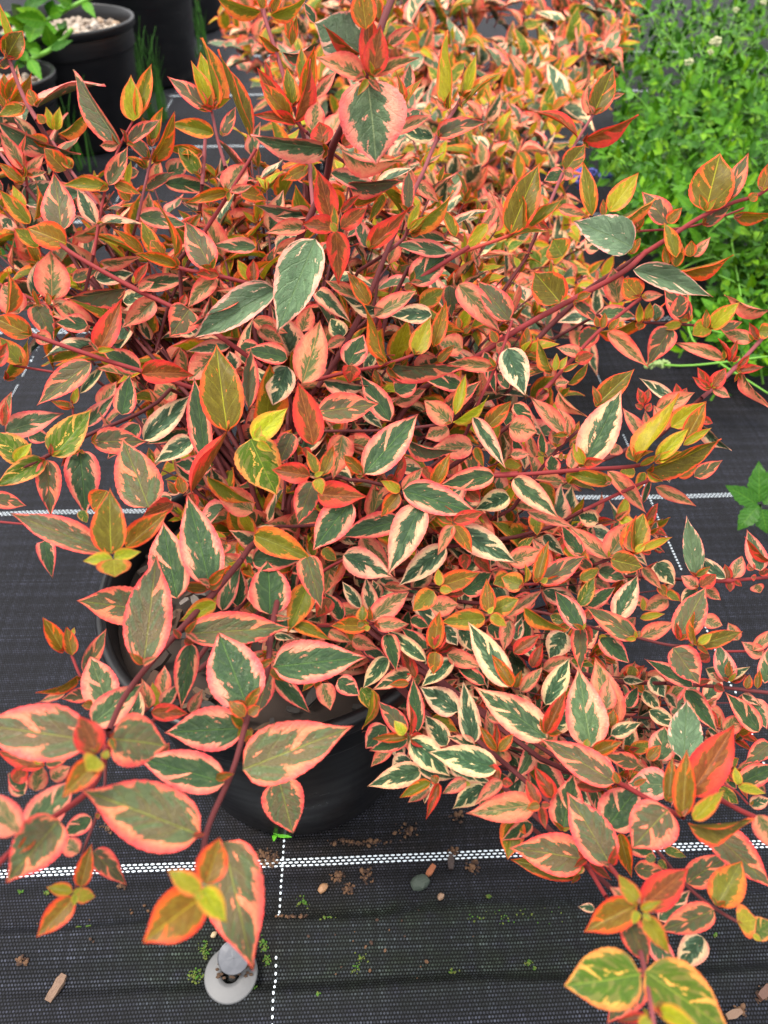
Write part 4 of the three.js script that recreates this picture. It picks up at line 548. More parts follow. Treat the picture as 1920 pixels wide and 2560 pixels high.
function abeliaBehind(label, centre, poly, d0, d1, count, size) {
  const clumps = []; let guard = 0;
  const pg = scaled(poly), ys = pg.map((p) => p[1]), y0 = Math.min(...ys), y1 = Math.max(...ys), xs = pg.map((p) => p[0]);
  while (clumps.length < count && guard++ < 20000) {
    const x = R(Math.min(...xs), Math.max(...xs)), y = R(y0, y1); if (!inside(pg, x, y)) continue;
    const depth = lerp(d0, d1, (y - y0) / (y1 - y0)) + R(0, 0.22), b = at(x, y, depth); if (b.y < 0.08) continue;
    const o = b.clone().sub(centre).setY(0).normalize();
    const a = b.clone().addScaledVector(o, -R(0.04, 0.12)).addScaledVector(UP, -R(0.05, 0.10)); clumps.push([a, b]);
    if (clumps.length % 5 === 0) { const m = centre.clone().lerp(a, 0.5); m.y = a.y * 0.7; }
  }
  const bsh = bush('abelia_shrub', label, 'shrub', null, centre, clumps, PALE, 300, size, 4);
  for (let i = 0; i < clumps.length; i += 4) { const a = clumps[i][0], c = centre.clone().setY(0.06), m = c.clone().lerp(a, 0.5); m.y = a.y * 0.8; bsh.st.push([[c, m, a], 0.003, 0.0016]); }
  finishBush(bsh, 300, stemMats[2]);
}
abeliaBehind('soft blurred pink and cream variegated shrub just behind the front shrub, right of centre', V(0.12, 0, -1.22), [[690, 330], [900, 215], [1080, 210], [1240, 300], [1260, 420], [1330, 560], [1330, 680], [1180, 700], [900, 560], [700, 460]], 1.28, 0.88, 120, 0.060);
abeliaBehind('farthest variegated shrub with pale orange leaves at the top middle of the photo', V(0.1, 0, -2.2), [[400, -60], [1400, -60], [1380, 90], [1290, 190], [1190, 260], [1100, 290], [900, 320], [720, 320], [560, 230], [530, 110], [470, 50]], 2.0, 1.42, 190, 0.080);

// ---------- green plants ----------
const greenTex = tex(128, 256, (x, y) => {
  const u = x / 128 * 2 - 1, v = y / 256, q = v * 7 - Math.abs(u) * 1.6, s = Math.exp(-(((q - Math.round(q)) / 0.09) ** 2)), m = Math.exp(-((u / 0.07) ** 2)), n = noise(x * 0.12, y * 0.08, 3) * 0.16 + noise(x * 0.5, y * 0.5, 5) * 0.08;
  return [72, 132, 14].map((c, k) => clamp(lerp(c * (1 + n), [120, 168, 36][k], clamp(m * 0.7 + s * 0.35, 0, 1)), 0, 255));
});
const greenBump = tex(128, 256, (x, y) => { const u = x / 128 * 2 - 1, v = y / 256, q = v * 7 - Math.abs(u) * 1.6, f = Math.abs(q - Math.round(q)) * 2, h = 90 + 120 * Math.sqrt(f) - 60 * Math.exp(-((u / 0.08) ** 2)) + 20 * noise(x * 0.3, y * 0.3, 2); return [h, h, h]; }, false);
const greenLeaf = (r, g, b, coat) => new THREE.MeshPhysicalMaterial({ color: new THREE.Color().setRGB(r, g, b), map: greenTex, bumpMap: greenBump, bumpScale: 0.0012, roughness: 0.5, specularIntensity: 0.3, clearcoat: coat, clearcoatRoughness: 0.3, side: THREE.DoubleSide });
const GREENS = [greenLeaf(0.7, 0.7, 0.7, 0.03), greenLeaf(0.3, 0.4, 0.5, 0.1), greenLeaf(1.4, 1.0, 0.7, 0.03)];
const greenStem = std(lin(104, 160, 52), { roughness: 0.6 }), darkStem = std(lin(84, 60, 40), { roughness: 0.8 });
const greenGeos = {};
function greenGeo(kind) {                              // a small leaf with a toothed edge
  if (greenGeos[kind]) return greenGeos[kind];
  const pos = [], uv = [], idx = [], nv = 12, nu = 4, curl = [0.05, 0.18, -0.08][kind % 3], fold = [0.25, 0.12, 0.35][kind % 3], round = kind >= 3;
  for (let j = 0; j <= nv; j++) for (let i = 0; i <= nu; i++) {
    const v = j / nv, u = i / nu * 2 - 1; let hw = 0.5 * Math.sin(Math.PI * Math.pow(v, round ? 0.8 : 0.9)) * (1 - 0.25 * v); if (j > 0 && j < nv) hw *= j % 2 ? 1.09 : 0.94;
    pos.push(u * hw, v, fold * Math.abs(u) * hw * 0.5 - curl * v * v + 0.015 * Math.sin(v * 20) * Math.abs(u)); uv.push(0.5 + u * 0.48, v);
    if (i < nu && j < nv) { const k = j * (nu + 1) + i; idx.push(k, k + 1, k + nu + 1, k + 1, k + nu + 2, k + nu + 1); }
  }
  const g = new THREE.BufferGeometry(); g.setAttribute('position', new THREE.Float32BufferAttribute(pos, 3)); g.setAttribute('uv', new THREE.Float32BufferAttribute(uv, 2)); g.setIndex(idx); g.computeVertexNormals();
  return greenGeos[kind] = g;
}
function greenShoot(pts, n, size, out, stems, r) {
  const c = new THREE.CatmullRomCurve3(pts); stems.push([pts, r * 1.3, r * 0.7]);
  let turn = R(0, 6);
  for (let i = 0; i <= n; i++) {
    const t = lerp(0.12, 1, i / n), p = c.getPoint(t), d = c.getTangent(t), tuft = i === n ? 5 : 2;
    const s0 = V(0.3, 1, 0.2).cross(d).normalize(); turn += 1.9;
    for (let k = 0; k < tuft; k++) {
      const ax = s0.clone().applyAxisAngle(d, turn + k / tuft * Math.PI * 2 + R(-0.3, 0.3)).addScaledVector(d, R(0.2, 0.9)).normalize();
      const nn = UP.clone().addScaledVector(V(0, 0, 1), 0.4).add(V(R(-0.5, 0.5), R(-0.2, 0.3), R(-0.5, 0.5))).addScaledVector(d, 0.4); nn.addScaledVector(ax, -nn.dot(ax)).normalize();
      const len = size * R(0.6, 1.15) * (i === n ? 0.75 : 1);
      out.push({ m: leafMatrix(p, ax, nn, len, len * R(0.42, 0.56)), kind: Math.floor(R(0, 5.99)), mat: pick([0, 0, 0, 1, 1, 2]), foot: p });
    }
  }
}
function buildGreen(g, ls, st, n, twigMat) {
  const sh = new THREE.Matrix4().makeTranslation(-g.position.x, -g.position.y, -g.position.z);
  for (const r of ls) { const [x, y, d] = toPx(r.foot); r.px = x > -40 && x < 1960 && y > -40 ? 1 / d + r.foot.y + R(0, 0.2) : 0; r.m.premultiply(sh); }
  ls.sort((p, q) => q.px - p.px);
  for (const r of ls.slice(0, n)) { const m = mesh('leaf', greenGeo(r.kind), GREENS[r.mat], g); r.m.decompose(m.position, m.quaternion, m.scale); }
  for (let k = 0; k < 3; k++) { const rest = ls.slice(n).filter((r) => r.mat === k); if (rest.length) tag(mesh('foliage', mergeGeometries(rest.map((r) => greenGeo(r.kind).clone().applyMatrix4(r.m))), GREENS[k], g), null, null, null, 'stuff'); }
  for (const [p, r0, r1] of st) mesh('stem', tube(p, r0, r1, 5, 6).applyMatrix4(sh), twigMat, g);
}
function greenMass(label, centre, poly, hAt, count, size, thin) {
  const g = base('green_shrub', centre, label, 'shrub'), ls = [], st = [], pg = scaled(poly), xs = pg.map((p) => p[0]), ys = pg.map((p) => p[1]); let guard = 0, n = 0;
  while (n < count && guard++ < 30000) {
    const x = R(Math.min(...xs), Math.max(...xs)), y = R(Math.min(...ys), Math.max(...ys)); if (!inside(pg, x, y)) continue;
    const tip = onGround(x, y, hAt(x, y) * R(0.4, 1.1)), o = tip.clone().sub(centre).setY(0); if (o.length() > 1.6) continue; o.normalize();
    const L = R(0.08, 0.15), a = tip.clone().addScaledVector(o, -L * 0.5).add(V(R(-0.08, 0.08), -L * 0.7, R(-0.05, 0.05))); a.y = Math.max(0.02, a.y);
    greenShoot([a, a.clone().lerp(tip, 0.5).add(V(0, 0.02, 0)), tip], thin, size, ls, st, 0.0015); n++;
  }
  buildGreen(g, ls, st, 300, greenStem); return g;
}
const farGreen = greenMass('broad bright green shrub filling the upper right corner', V(0.9, 0, -2.1), [[1230, -60], [1760, -60], [1760, 470], [1400, 480], [1300, 330], [1330, 160], [1270, 60]], (x, y) => 0.24, 430, 0.036, 5);
const nearGreen = greenMass('sparser green shrub on the right edge with long bare stems over the black fabric', V(0.85, 0, -1.25), [[1290, 440], [1760, 430], [1760, 780], [1620, 790], [1500, 700], [1560, 560], [1380, 540]], (x, y) => 0.14, 120, 0.034, 6);
{
  const sh = (o) => V(-o.position.x, -o.position.y, -o.position.z);
  for (const pts of [[[1659, 545], [1520, 560], [1440, 600]], [[1400, 785], [1480, 790], [1659, 770]], [[1490, 640], [1500, 740], [1659, 850]], [[1659, 690], [1560, 720], [1490, 690]], [[1560, 400], [1580, 520], [1600, 640]]]) {
    const p = pts.map(([x, y], i) => onGround(x * S, y * S, 0.10 + 0.02 * i).add(sh(nearGreen))); mesh('stem', tube(p, 0.0018, 0.0013, 6, 10), greenStem, nearGreen);
  }
  const spike = onGround(1395 * S, 787 * S, 0.11).add(sh(nearGreen)), sg = [];
  for (let i = 0; i < 60; i++) { const q = new THREE.IcosahedronGeometry(0.0028, 0); q.translate(spike.x + i / 60 * 0.035, spike.y + R(-0.004, 0.004), spike.z + R(-0.004, 0.004)); sg.push(q); }
  mesh('flower_spike', mergeGeometries(sg), std(lin(136, 160, 96)), nearGreen);
  const blue = std(lin(74, 80, 150), { roughness: 0.8 }), white = std(lin(178, 178, 140), { roughness: 0.8 });
  const flower = (x, y, h, r, mat, n) => { const c = onGround(x * S, y * S, h), gs = []; for (let i = 0; i < n; i++) { const q = new THREE.IcosahedronGeometry(r * R(0.16, 0.3), 0), a = R(0, 6.28), b = Math.acos(R(-1, 1)), k = r * Math.cbrt(rnd()); q.translate(k * Math.sin(b) * Math.cos(a), k * Math.cos(b) * 0.8, k * Math.sin(b) * Math.sin(a)); gs.push(q); } const m = mesh('flower_head', mergeGeometries(gs), mat, farGreen); m.position.copy(c).add(sh(farGreen)); };
  flower(1255, 385, 0.17, 0.022, blue, 80); flower(1308, 378, 0.17, 0.014, blue, 40); flower(1276, 374, 0.18, 0.012, blue, 36);
  flower(1546, 90, 0.30, 0.013, white, 46); flower(1535, 112, 0.29, 0.007, white, 24); flower(1488, 134, 0.29, 0.009, white, 30); flower(1590, 22, 0.29, 0.008, white, 26); flower(1650, 4, 0.29, 0.010, white, 26);
}
{ // seedling with crinkled dark leaves at the right edge
  const p = onGround(1640 * S, 1110 * S, 0), g = base('seedling', p, 'small plant with crinkled dark green leaves at the right edge', 'plant'), ls = [];
  for (const [bx, by, tx, ty, w] of [[1636, 1090, 1576, 1050, 44], [1640, 1085, 1640, 1000, 50], [1634, 1096, 1596, 1140, 44], [1650, 1090, 1690, 1040, 46], [1645, 1100, 1660, 1150, 50], [1640, 1092, 1610, 1110, 30], [1655, 1080, 1680, 1000, 46]]) {
    const a = onGround(bx * S, by * S, 0.09), d = toPx(a)[2], b = at(tx * S, ty * S, d - 0.004), ax = b.clone().sub(a), n = camera.position.clone().sub(a).normalize().add(V(R(-0.3, 0.3), 0.4, R(-0.2, 0.2))); n.addScaledVector(ax, -n.dot(ax) / ax.lengthSq()).normalize();
    ls.push({ m: leafMatrix(a, ax, n, ax.length() * 1.05, w * S / FPX * d), kind: 4, mat: 1, foot: a });
  }
  buildGreen(g, ls, [[[p.clone().setY(0), onGround(1642 * S, 1092 * S, 0.09)], 0.003, 0.002]], 300, greenStem);
}

// ---------- ground: woven black fabric ----------
const YAW = 0.038, G0 = V(-0.097, 0, -0.303), GRID = 0.5;      // a crossing of the white threads, and the way the weave runs
const gx = V(Math.cos(YAW), 0, -Math.sin(YAW)), gz = V(-Math.sin(YAW), 0, -Math.cos(YAW));
const onFabric = (a, b) => G0.clone().addScaledVector(gx, a).addScaledVector(gz, b);
const fabricUV = (x, z) => { const dx = x - G0.x, dz = z - G0.z; return [dx * gx.x + dz * gx.z, dx * gz.x + dz * gz.z]; };
const ridge = (t, w) => Math.exp(-((t / w) ** 2));
function fabricHeight(x, z) {
  const [a, b] = fabricUV(x, z); let h = 0.0028 * noise(x * 5, z * 7, 1) + 0.0016 * noise(x * 13, z * 17, 5) + 0.004 * noise(x * 1.3, z * 1.7, 9);
  // creases that run across in front of the pot: each rises slowly and falls off short
  for (const [b0, hgt, dir] of [[-0.056, 0.019, 0.06], [-0.112, 0.017, -0.03], [-0.02, 0.004, 0.02], [0.16, 0.006, 0.05], [-0.165, 0.009, 0.04]]) {
    const c = b0 + dir * (a - 0.1) * 0.25 + 0.006 * noise(a * 7, b0 * 50, 3), t = b - c, k = hgt * (0.55 + 0.45 * noise(a * 3.1, b0 * 40, 7)) * sstep(-0.35, 0.02, a + (b0 > -0.1 ? 0.35 : 0));
    h += 1.35 * k * (t > 0 ? ridge(t, 0.007) : ridge(t, 0.034));
  }
  h += 0.004 * ridge(a - 0.42, 0.05) * noise(b * 5, 1, 2);
  return Math.abs(x) > 2 || z < -4 ? 0.004 * noise(x * 1.3, z * 1.7, 9) : h;
}
const onCloth = (x, y, up = 0) => { const p = onGround(x, y, 0); p.y = fabricHeight(p.x, p.z) + up; return p; };
const spots = [];                                              // stained patches, seen in the picture: place, size, strength, colour
const stain = (x, y, rx, rz, k, c) => { const p = onGround(x * S, y * S, 0); spots.push([p.x, p.z, rx, rz, k, c]); };
const ALGAE = [0.95, 1.25, 0.62], SOILY = [0.9, 0.68, 0.46];
stain(1000, 1985, 0.22, 0.016, 0.75, ALGAE); stain(820, 1975, 0.12, 0.014, 0.6, ALGAE); stain(950, 2090, 0.26, 0.022, 0.75, ALGAE); stain(1250, 2080, 0.14, 0.03, 0.5, ALGAE); stain(700, 2120, 0.12, 0.03, 0.4, ALGAE); stain(430, 2090, 0.05, 0.03, 0.8, ALGAE); stain(545, 2040, 0.035, 0.03, 0.8, SOILY); stain(440, 2040, 0.06, 0.02, 0.5, ALGAE);
stain(600, 1770, 0.05, 0.03, 0.9, SOILY); stain(760, 1835, 0.12, 0.016, 0.9, SOILY); stain(560, 1850, 0.035, 0.02, 0.9, SOILY); stain(720, 1900, 0.03, 0.02, 0.7, SOILY); stain(1000, 1760, 0.10, 0.05, 0.5, SOILY); stain(620, 1970, 0.05, 0.012, 0.6, SOILY); stain(1400, 850, 0.3, 0.06, 0.7, SOILY);
function fabricTint(x, z) {
  let c = [1, 1, 1]; const n0 = 1 + 0.22 * noise(x * 9, z * 11, 2) + 0.14 * noise(x * 31, z * 37, 6); c = c.map((v) => v * n0);
  for (const [px, pz, rx, rz, k, col] of spots) {
    const q = ((x - px) / rx) ** 2 + ((z - pz) / rz) ** 2; if (q > 6) continue;
    const s = clamp(k * Math.exp(-q) * (0.75 + 0.9 * noise(x * 60, z * 80, 11) + 0.6 * noise(x * 160, z * 190, 12)), 0, 1);
    for (let i = 0; i < 3; i++) c[i] = lerp(c[i], col[i] * n0, s);
  }
  return c;
}
{
  const axis = (lo, hi, step, far, n) => { const a = []; for (let v = lo; v <= hi + 1e-6; v += step) a.push(v); const s = []; for (let i = n; i >= 1; i--) s.push(lo - far * Math.pow(i / n, 3) - step); const e = []; for (let i = 1; i <= n; i++) e.push(hi + far * Math.pow(i / n, 3) + step); return [...s, ...a, ...e]; };
  const xs = axis(-0.62, 0.78, 0.0052, 60, 16), zs = [...axis(-1.05, -0.351, 0.0052, 60, 16).filter((z) => z < -0.35), ...axis(-0.348, 0.02, 0.0027, 60, 16).filter((z) => z > -0.349)], pos = [], uv = [], col = [], idx = [];
  zs.forEach((z, j) => xs.forEach((x, i) => {
    pos.push(x, fabricHeight(x, z), z); const [a, b] = fabricUV(x, z); uv.push(a / 0.0896, b / 0.0896); col.push(...fabricTint(x, z));
    if (i < xs.length - 1 && j < zs.length - 1) { const k = j * xs.length + i; idx.push(k, k + xs.length, k + 1, k + 1, k + xs.length, k + xs.length + 1); }
  }));
  const g = new THREE.BufferGeometry(); g.setAttribute('position', new THREE.Float32BufferAttribute(pos, 3)); g.setAttribute('uv', new THREE.Float32BufferAttribute(uv, 2)); g.setAttribute('color', new THREE.Float32BufferAttribute(col, 3)); g.setIndex(idx); g.computeVertexNormals();
  // 32 x 32 crossings of flat tape, 2.8 mm apart; every other crossing shows the lengthwise tape
  const NT = 32, N = 1024, cell = N / NT, amp = []; for (let i = 0; i < NT * NT; i++) amp.push(R(0.7, 1.15));
  const rowTone = [], colTone = []; for (let i = 0; i < NT; i++) { rowTone.push(R(0.72, 1.25)); colTone.push(R(0.78, 1.2)); }
  const weave = (x, y) => {
    const row = Math.floor(y / cell), shift = row % 2 ? cell / 2 : 0, cx = Math.floor(((x + shift) % N) / cell), fx = ((x + shift) % cell) / cell - 0.5, fy = (y % cell) / cell - 0.5;
    const q = (fx / 0.43) ** 2 + (fy / 0.40) ** 2, top = clamp(1.25 - q, 0, 1), gap = clamp(1 - Math.abs(Math.abs(fx) - 0.5) * 9, 0, 1);
    return [Math.sqrt(top) * amp[row * NT + cx] * rowTone[row] * colTone[cx], gap, fx, fy];
  };
  const map = tex(N, N, (x, y) => { const [t, gp] = weave(x, y), n = 1 + 0.25 * noise(x * 0.09, y * 0.5, 4) + 0.18 * noise(x * 0.5, y * 0.12, 7), k = (0.2 + 0.8 * t) * (1 - 0.45 * gp) * n; return [44 * k, 46 * k, 56 * k].map((v) => clamp(v, 3, 255)); });
  const bump = tex(N, N, (x, y) => { const [t, gp] = weave(x, y), h = 60 + 170 * t - 40 * gp + 14 * noise(x * 0.4, y * 0.1, 3); return [h, h, h].map((v) => clamp(v, 0, 255)); }, false);
  const ground = mesh('ground', g, new THREE.MeshPhysicalMaterial({ map, bumpMap: bump, bumpScale: 0.0012, vertexColors: true, roughness: 0.72, specularIntensity: 0.35 }));
  tag(ground, 'black woven weed fabric laid over the whole ground', null, null, 'structure');
  // white threads woven into the fabric: every stitch a small raised oval
  const stitch = new THREE.SphereGeometry(1, 8, 5), white = std(lin(214, 226, 236), { roughness: 0.45 });
  function threads(name, list) {
    const m = new THREE.InstancedMesh(stitch, white, list.length), q = new THREE.Matrix4();
    list.forEach(([p, lx, lz], i) => { m.setMatrixAt(i, q.makeBasis(gx.clone().multiplyScalar(lx), V(0, 0.00045, 0), gz.clone().multiplyScalar(lz)).setPosition(p)); });
    m.name = name; m.castShadow = m.receiveShadow = true; ground.add(m); tag(m, null, null, null, 'stuff');
  }
  const along = [], cross = [];
  for (const k of [0, 1, 2, 3, 4, 5, 6]) {
    const len = k === 0 ? 0.6 : 1.2 + k * 0.5, st = k < 2 ? 0.0056 : 0.011;
    for (let a = -len; a < len; a += st) for (let row = -1; row <= 1; row++) {
      if (k === 0 && noise(a * 30, row * 3, 9) > 0.52) continue;
      const p = onFabric(a + (row ? 0 : st / 2), k * GRID + row * 0.0030 * (k < 2 ? 1 : 2)); p.y = fabricHeight(p.x, p.z) + 0.0006; along.push([p, st * 0.40, 0.0009 * [1, 0.7, 1.3, 1.3, 1.3, 1.3, 1.3][k]]);
    }
  }
  for (const k of [-1, 0, 1, 2, 3]) {
    const st = 0.0056;
    for (let b = -0.32; b < 3.2; b += b < 0.9 ? st : st * 2) {
      if (noise(b * 22, k * 5, 4) > 0.2) continue;
      const p = onFabric(k * GRID, b); p.y = fabricHeight(p.x, p.z) + 0.0006; cross.push([p, 0.0011, b < 0.9 ? 0.0015 : 0.004]);
    }
  }
  threads('white_thread', along); threads('dotted_thread', cross);
}

// ---------- pots ----------
const dustAt = (x, y) => clamp(noise(x * 0.02, y * 0.05, 3) * 1.1 + noise(x * 0.11, y * 0.2, 6) * 0.7 + noise(x * 0.6, y * 0.7, 9) * 0.5 - 0.25, 0, 1);   // dried splashes of soil
const scuff = tex(256, 256, (x, y) => { const g = 150 + 60 * noise(x * 0.05, y * 0.4, 1) + 90 * dustAt(x, y); return [g, g, g].map((v) => clamp(v, 60, 255)); }, false);
const dust = tex(256, 256, (x, y) => { const k = dustAt(x, y); return [lerp(170, 255, k), lerp(170, 235, k), lerp(172, 205, k)]; });
const plastic = new THREE.MeshPhysicalMaterial({ color: lin(25, 26, 31), roughness: 0.6, specularIntensity: 0.8, bumpMap: tex(256, 256, (x, y) => { const n = 128 + 30 * noise(x * 0.04, y * 0.3, 2) + 40 * noise(x * 0.7, y * 0.7, 5); return [n, n, n]; }, false), bumpScale: 0.0004, roughnessMap: scuff, map: dust, side: THREE.DoubleSide });
const soilMat = std(lin(44, 34, 28), { roughness: 0.95 });
function heap(r, y, seedZ, amp, step = 26) {                     // an uneven disc of soil
  const pos = [], idx = [], uv = [];
  for (let i = 0; i <= step; i++) for (let s = 0; s <= 56; s++) {
    const k = r * i / step, a = s / 56 * Math.PI * 2, x = k * Math.cos(a), z = k * Math.sin(a); pos.push(x, y + amp * (noise(x * 60, z * 60, seedZ) + 0.6 * noise(x * 150, z * 150, seedZ)), z); uv.push(x, z);
    if (i < step && s < 56) { const q = i * 57 + s; idx.push(q, q + 1, q + 57, q + 1, q + 58, q + 57); }
  }
  const g = new THREE.BufferGeometry(); g.setAttribute('position', new THREE.Float32BufferAttribute(pos, 3)); g.setAttribute('uv', new THREE.Float32BufferAttribute(uv, 2)); g.setIndex(idx); g.computeVertexNormals(); return g;
}
function pot(p, rTop, rBase, h, label, lip = 0.022) {
  const g = base('plant_pot', p, label, 'plant pot'), L = (r, y) => new THREE.Vector2(r, y), w = 0.003, sh = h * 0.80, ra = lerp(rBase, rTop, 0.80);
  mesh('body', new THREE.LatheGeometry([L(0, 0.004), L(rBase - 0.006, 0.004), L(rBase, 0.010), L(lerp(rBase, rTop, 0.4), h * 0.4), L(ra - 0.004, sh - 0.012), L(ra + 0.001, sh - 0.006), L(ra + 0.003, sh), L(rTop - 0.004, h - lip), L(rTop - 0.004 - w, h - lip), L(ra - 0.002, sh), L(rBase - w, 0.014), L(0, 0.012)], 96), plastic, g);
  mesh('rim', new THREE.LatheGeometry([L(rTop - 0.0075, h - lip), L(rTop + 0.001, h - lip), L(rTop + 0.0045, h - lip * 0.8), L(rTop + 0.006, h - 0.005), L(rTop + 0.0045, h - 0.001), L(rTop + 0.001, h), L(rTop - 0.004, h - 0.003), L(rTop - 0.0075, h - lip)], 96), plastic, g);
  return g;
}
const stoneGeos = [0, 1, 2, 3, 4].map((k) => { const g = new THREE.IcosahedronGeometry(1, 1), p = g.attributes.position; for (let i = 0; i < p.count; i++) { const v = V().fromBufferAttribute(p, i), n = 1 + 0.28 * noise(v.x * 1.3 + k * 5, v.y * 1.3, v.z * 1.3); p.setXYZ(i, v.x * n, v.y * n * 0.55, v.z * n * 0.75); } g.computeVertexNormals(); return g; });
const chipGeos = [0, 1, 2, 3].map((k) => { const g = new THREE.BoxGeometry(1, 0.22, 0.42, 4, 1, 2), p = g.attributes.position; for (let i = 0; i < p.count; i++) { const x = p.getX(i), y = p.getY(i), z = p.getZ(i), t = 1 - 0.7 * Math.pow(Math.abs(x) * 2, 3) * (0.5 + 0.5 * noise(k * 9, x > 0 ? 3.3 : 7.7, 1)); p.setXYZ(i, x, y + 0.08 * noise(x * 3 + k, z * 4, k), z * t + 0.09 * noise(x * 4, k * 3.1, z)); } return g.toNonIndexed().computeVertexNormals() ?? g.toNonIndexed(); });
for (const g of chipGeos) g.computeVertexNormals();
const stoneMats = [lin(164, 152, 138), lin(148, 134, 120), lin(128, 112, 98), lin(176, 166, 154), lin(112, 104, 98), lin(152, 128, 106)].map((c) => std(c, { roughness: 0.85 }));
const chipMats = [lin(44, 32, 26), lin(64, 44, 32), lin(32, 25, 22), lin(84, 64, 48), lin(52, 48, 45)].map((c) => std(c, { roughness: 0.9 }));
const put = (name, geo, mat, parent, p, s, yaw, tilt = 0.4) => { const m = mesh(name, geo, mat, parent); m.position.copy(p); m.scale.setScalar(s); m.rotation.set(R(-tilt, tilt), yaw, R(-tilt, tilt)); return m; };

{ // the pot of the large shrub
  const c = V(-0.088, 0, -0.435), g = pot(c, 0.147, 0.11, 0.26, 'large black plastic pot in the middle that the big variegated shrub grows in');
  const soil = mesh('soil', heap(0.140, 0.232, 3, 0.006), soilMat, g);
  for (let i = 0; i < 150; i++) { const a = R(0, 6.28), r = 0.134 * Math.sqrt(rnd()); put('bark_chip', pick(chipGeos), pick(chipMats), soil, V(r * Math.cos(a), 0.238 + R(0, 0.004), r * Math.sin(a)), R(0.008, 0.02), R(0, 6.28)); }
  for (let i = 0; i < 9; i++) { const a = R(1.6, 3.6), r = R(0.07, 0.132); put('pale_chip', pick(chipGeos), stoneMats[4], soil, V(r * Math.cos(a), 0.24 + R(0, 0.004), r * Math.sin(a)), R(0.008, 0.022), R(0, 6.28)); }
}
function gravelPot(p, r, rb, h, label, front) {
  const g = pot(p, r, rb, h, label), bed = mesh('gravel_bed', heap(r - 0.012, h - 0.045, 8, 0.004), stoneMats[2], g), list = [];
  for (let i = 0; i < 520; i++) { const a = R(0, 6.28), k = (r - 0.022) * Math.sqrt(rnd()); list.push([k * Math.cos(a), k * Math.sin(a)]); }
  list.sort((u, v) => (v[1] * 0.4 + v[0]) - (u[1] * 0.4 + u[0]));
  const rest = [];
  list.forEach(([x, z], i) => {
    const s = R(0.0075, 0.0125), q = V(x, h - 0.041 + R(0, 0.008), z);
    if (i < 300) put('stone', pick(stoneGeos), pick(stoneMats), bed, q, s, R(0, 6.28), 0.6); else rest.push(pick(stoneGeos).clone().scale(s, s, s).rotateY(R(0, 6)).translate(q.x, q.y, q.z));
  });
  tag(mesh('gravel', mergeGeometries(rest), stoneMats[1], bed), null, null, null, 'stuff'); return g;
}
const px3 = (x, y, d) => at(x, y, d);
gravelPot(V(-0.86, 0, -2.36), 0.192, 0.155, 0.30, 'large black pot topped with pale gravel at the top left');
gravelPot(V(-0.92, 0, -1.98), 0.15, 0.12, 0.262, 'smaller black pot of pale gravel cut off by the left edge');
pot(V(-0.83, 0, -2.99), 0.205, 0.175, 0.34, 'tall black pot standing right behind the large gravel pot');
pot(V(-0.86, 0, -3.75), 0.22, 0.18, 0.33, 'farthest black pot, half hidden behind the tall black pot');
pot(V(-0.12, 0, -2.25), 0.13, 0.10, 0.17, 'black pot almost hidden under the farthest variegated shrub');

{ // the green plant in the gravel pot
  const c = V(-0.95, 0.26, -2.18), g = base('potted_plant', c, 'soft green leafy plant leaning over the two gravel pots at the top left', 'plant'), ls = [], st = [];
  const gp = (x, y, d) => at(x / K, y / K, d);
  st.push([[gp(600, -20, 1.86), gp(470, 40, 1.86), gp(290, 140, 1.86), gp(100, 200, 1.9), gp(-40, 260, 2.0)], 0.005, 0.006]); st.push([[gp(470, 190, 1.84), gp(400, 260, 1.84), gp(330, 320, 1.84), gp(190, 390, 1.86), gp(60, 420, 1.92)], 0.0055, 0.006]);
  for (const [bx, by, tx, ty, w] of [[540, 10, 600, 80, 60], [470, 30, 380, -30, 90], [400, 80, 430, -10, 80], [300, 130, 130, 50, 80], [290, 140, 100, 110, 90], [180, 190, 40, 120, 80], [240, 150, 190, 260, 110], [330, 120, 340, 10, 100], [250, 170, 380, 230, 90], [360, 290, 440, 200, 80], [400, 150, 430, 190, 70], [340, 310, 300, 190, 90], [330, 320, 440, 260, 50], [260, 350, 190, 330, 60], [270, 350, 150, 270, 80], [190, 390, 100, 330, 70], [190, 390, 260, 500, 70], [150, 400, 100, 440, 50], [230, 380, 250, 460, 50], [120, 100, 60, 20, 90], [160, 60, 250, -20, 90], [50, 180, 10, 90, 90], [400, 60, 300, 60, 60], [420, 160, 380, 200, 60], [90, 200, 40, 300, 80], [320, 100, 420, 60, 70]]) {
    const a = gp(bx, by, 1.84 + R(-0.02, 0.05)), b = gp(tx, ty, 1.84 + R(-0.05, 0.03)), ax = b.clone().sub(a), n = camera.position.clone().sub(a).normalize().add(V(R(-0.4, 0.4), R(0.1, 0.7), R(-0.3, 0.3))); n.addScaledVector(ax, -n.dot(ax) / ax.lengthSq()).normalize();
    ls.push({ m: leafMatrix(a, ax, n, ax.length() * 1.1, w * 1.15 / K / FPX * 1.84), kind: pick([3, 4, 5]), mat: pick([0, 1, 2, 0]), foot: a });
  }
  buildGreen(g, ls, st, 300, greenStem);
}
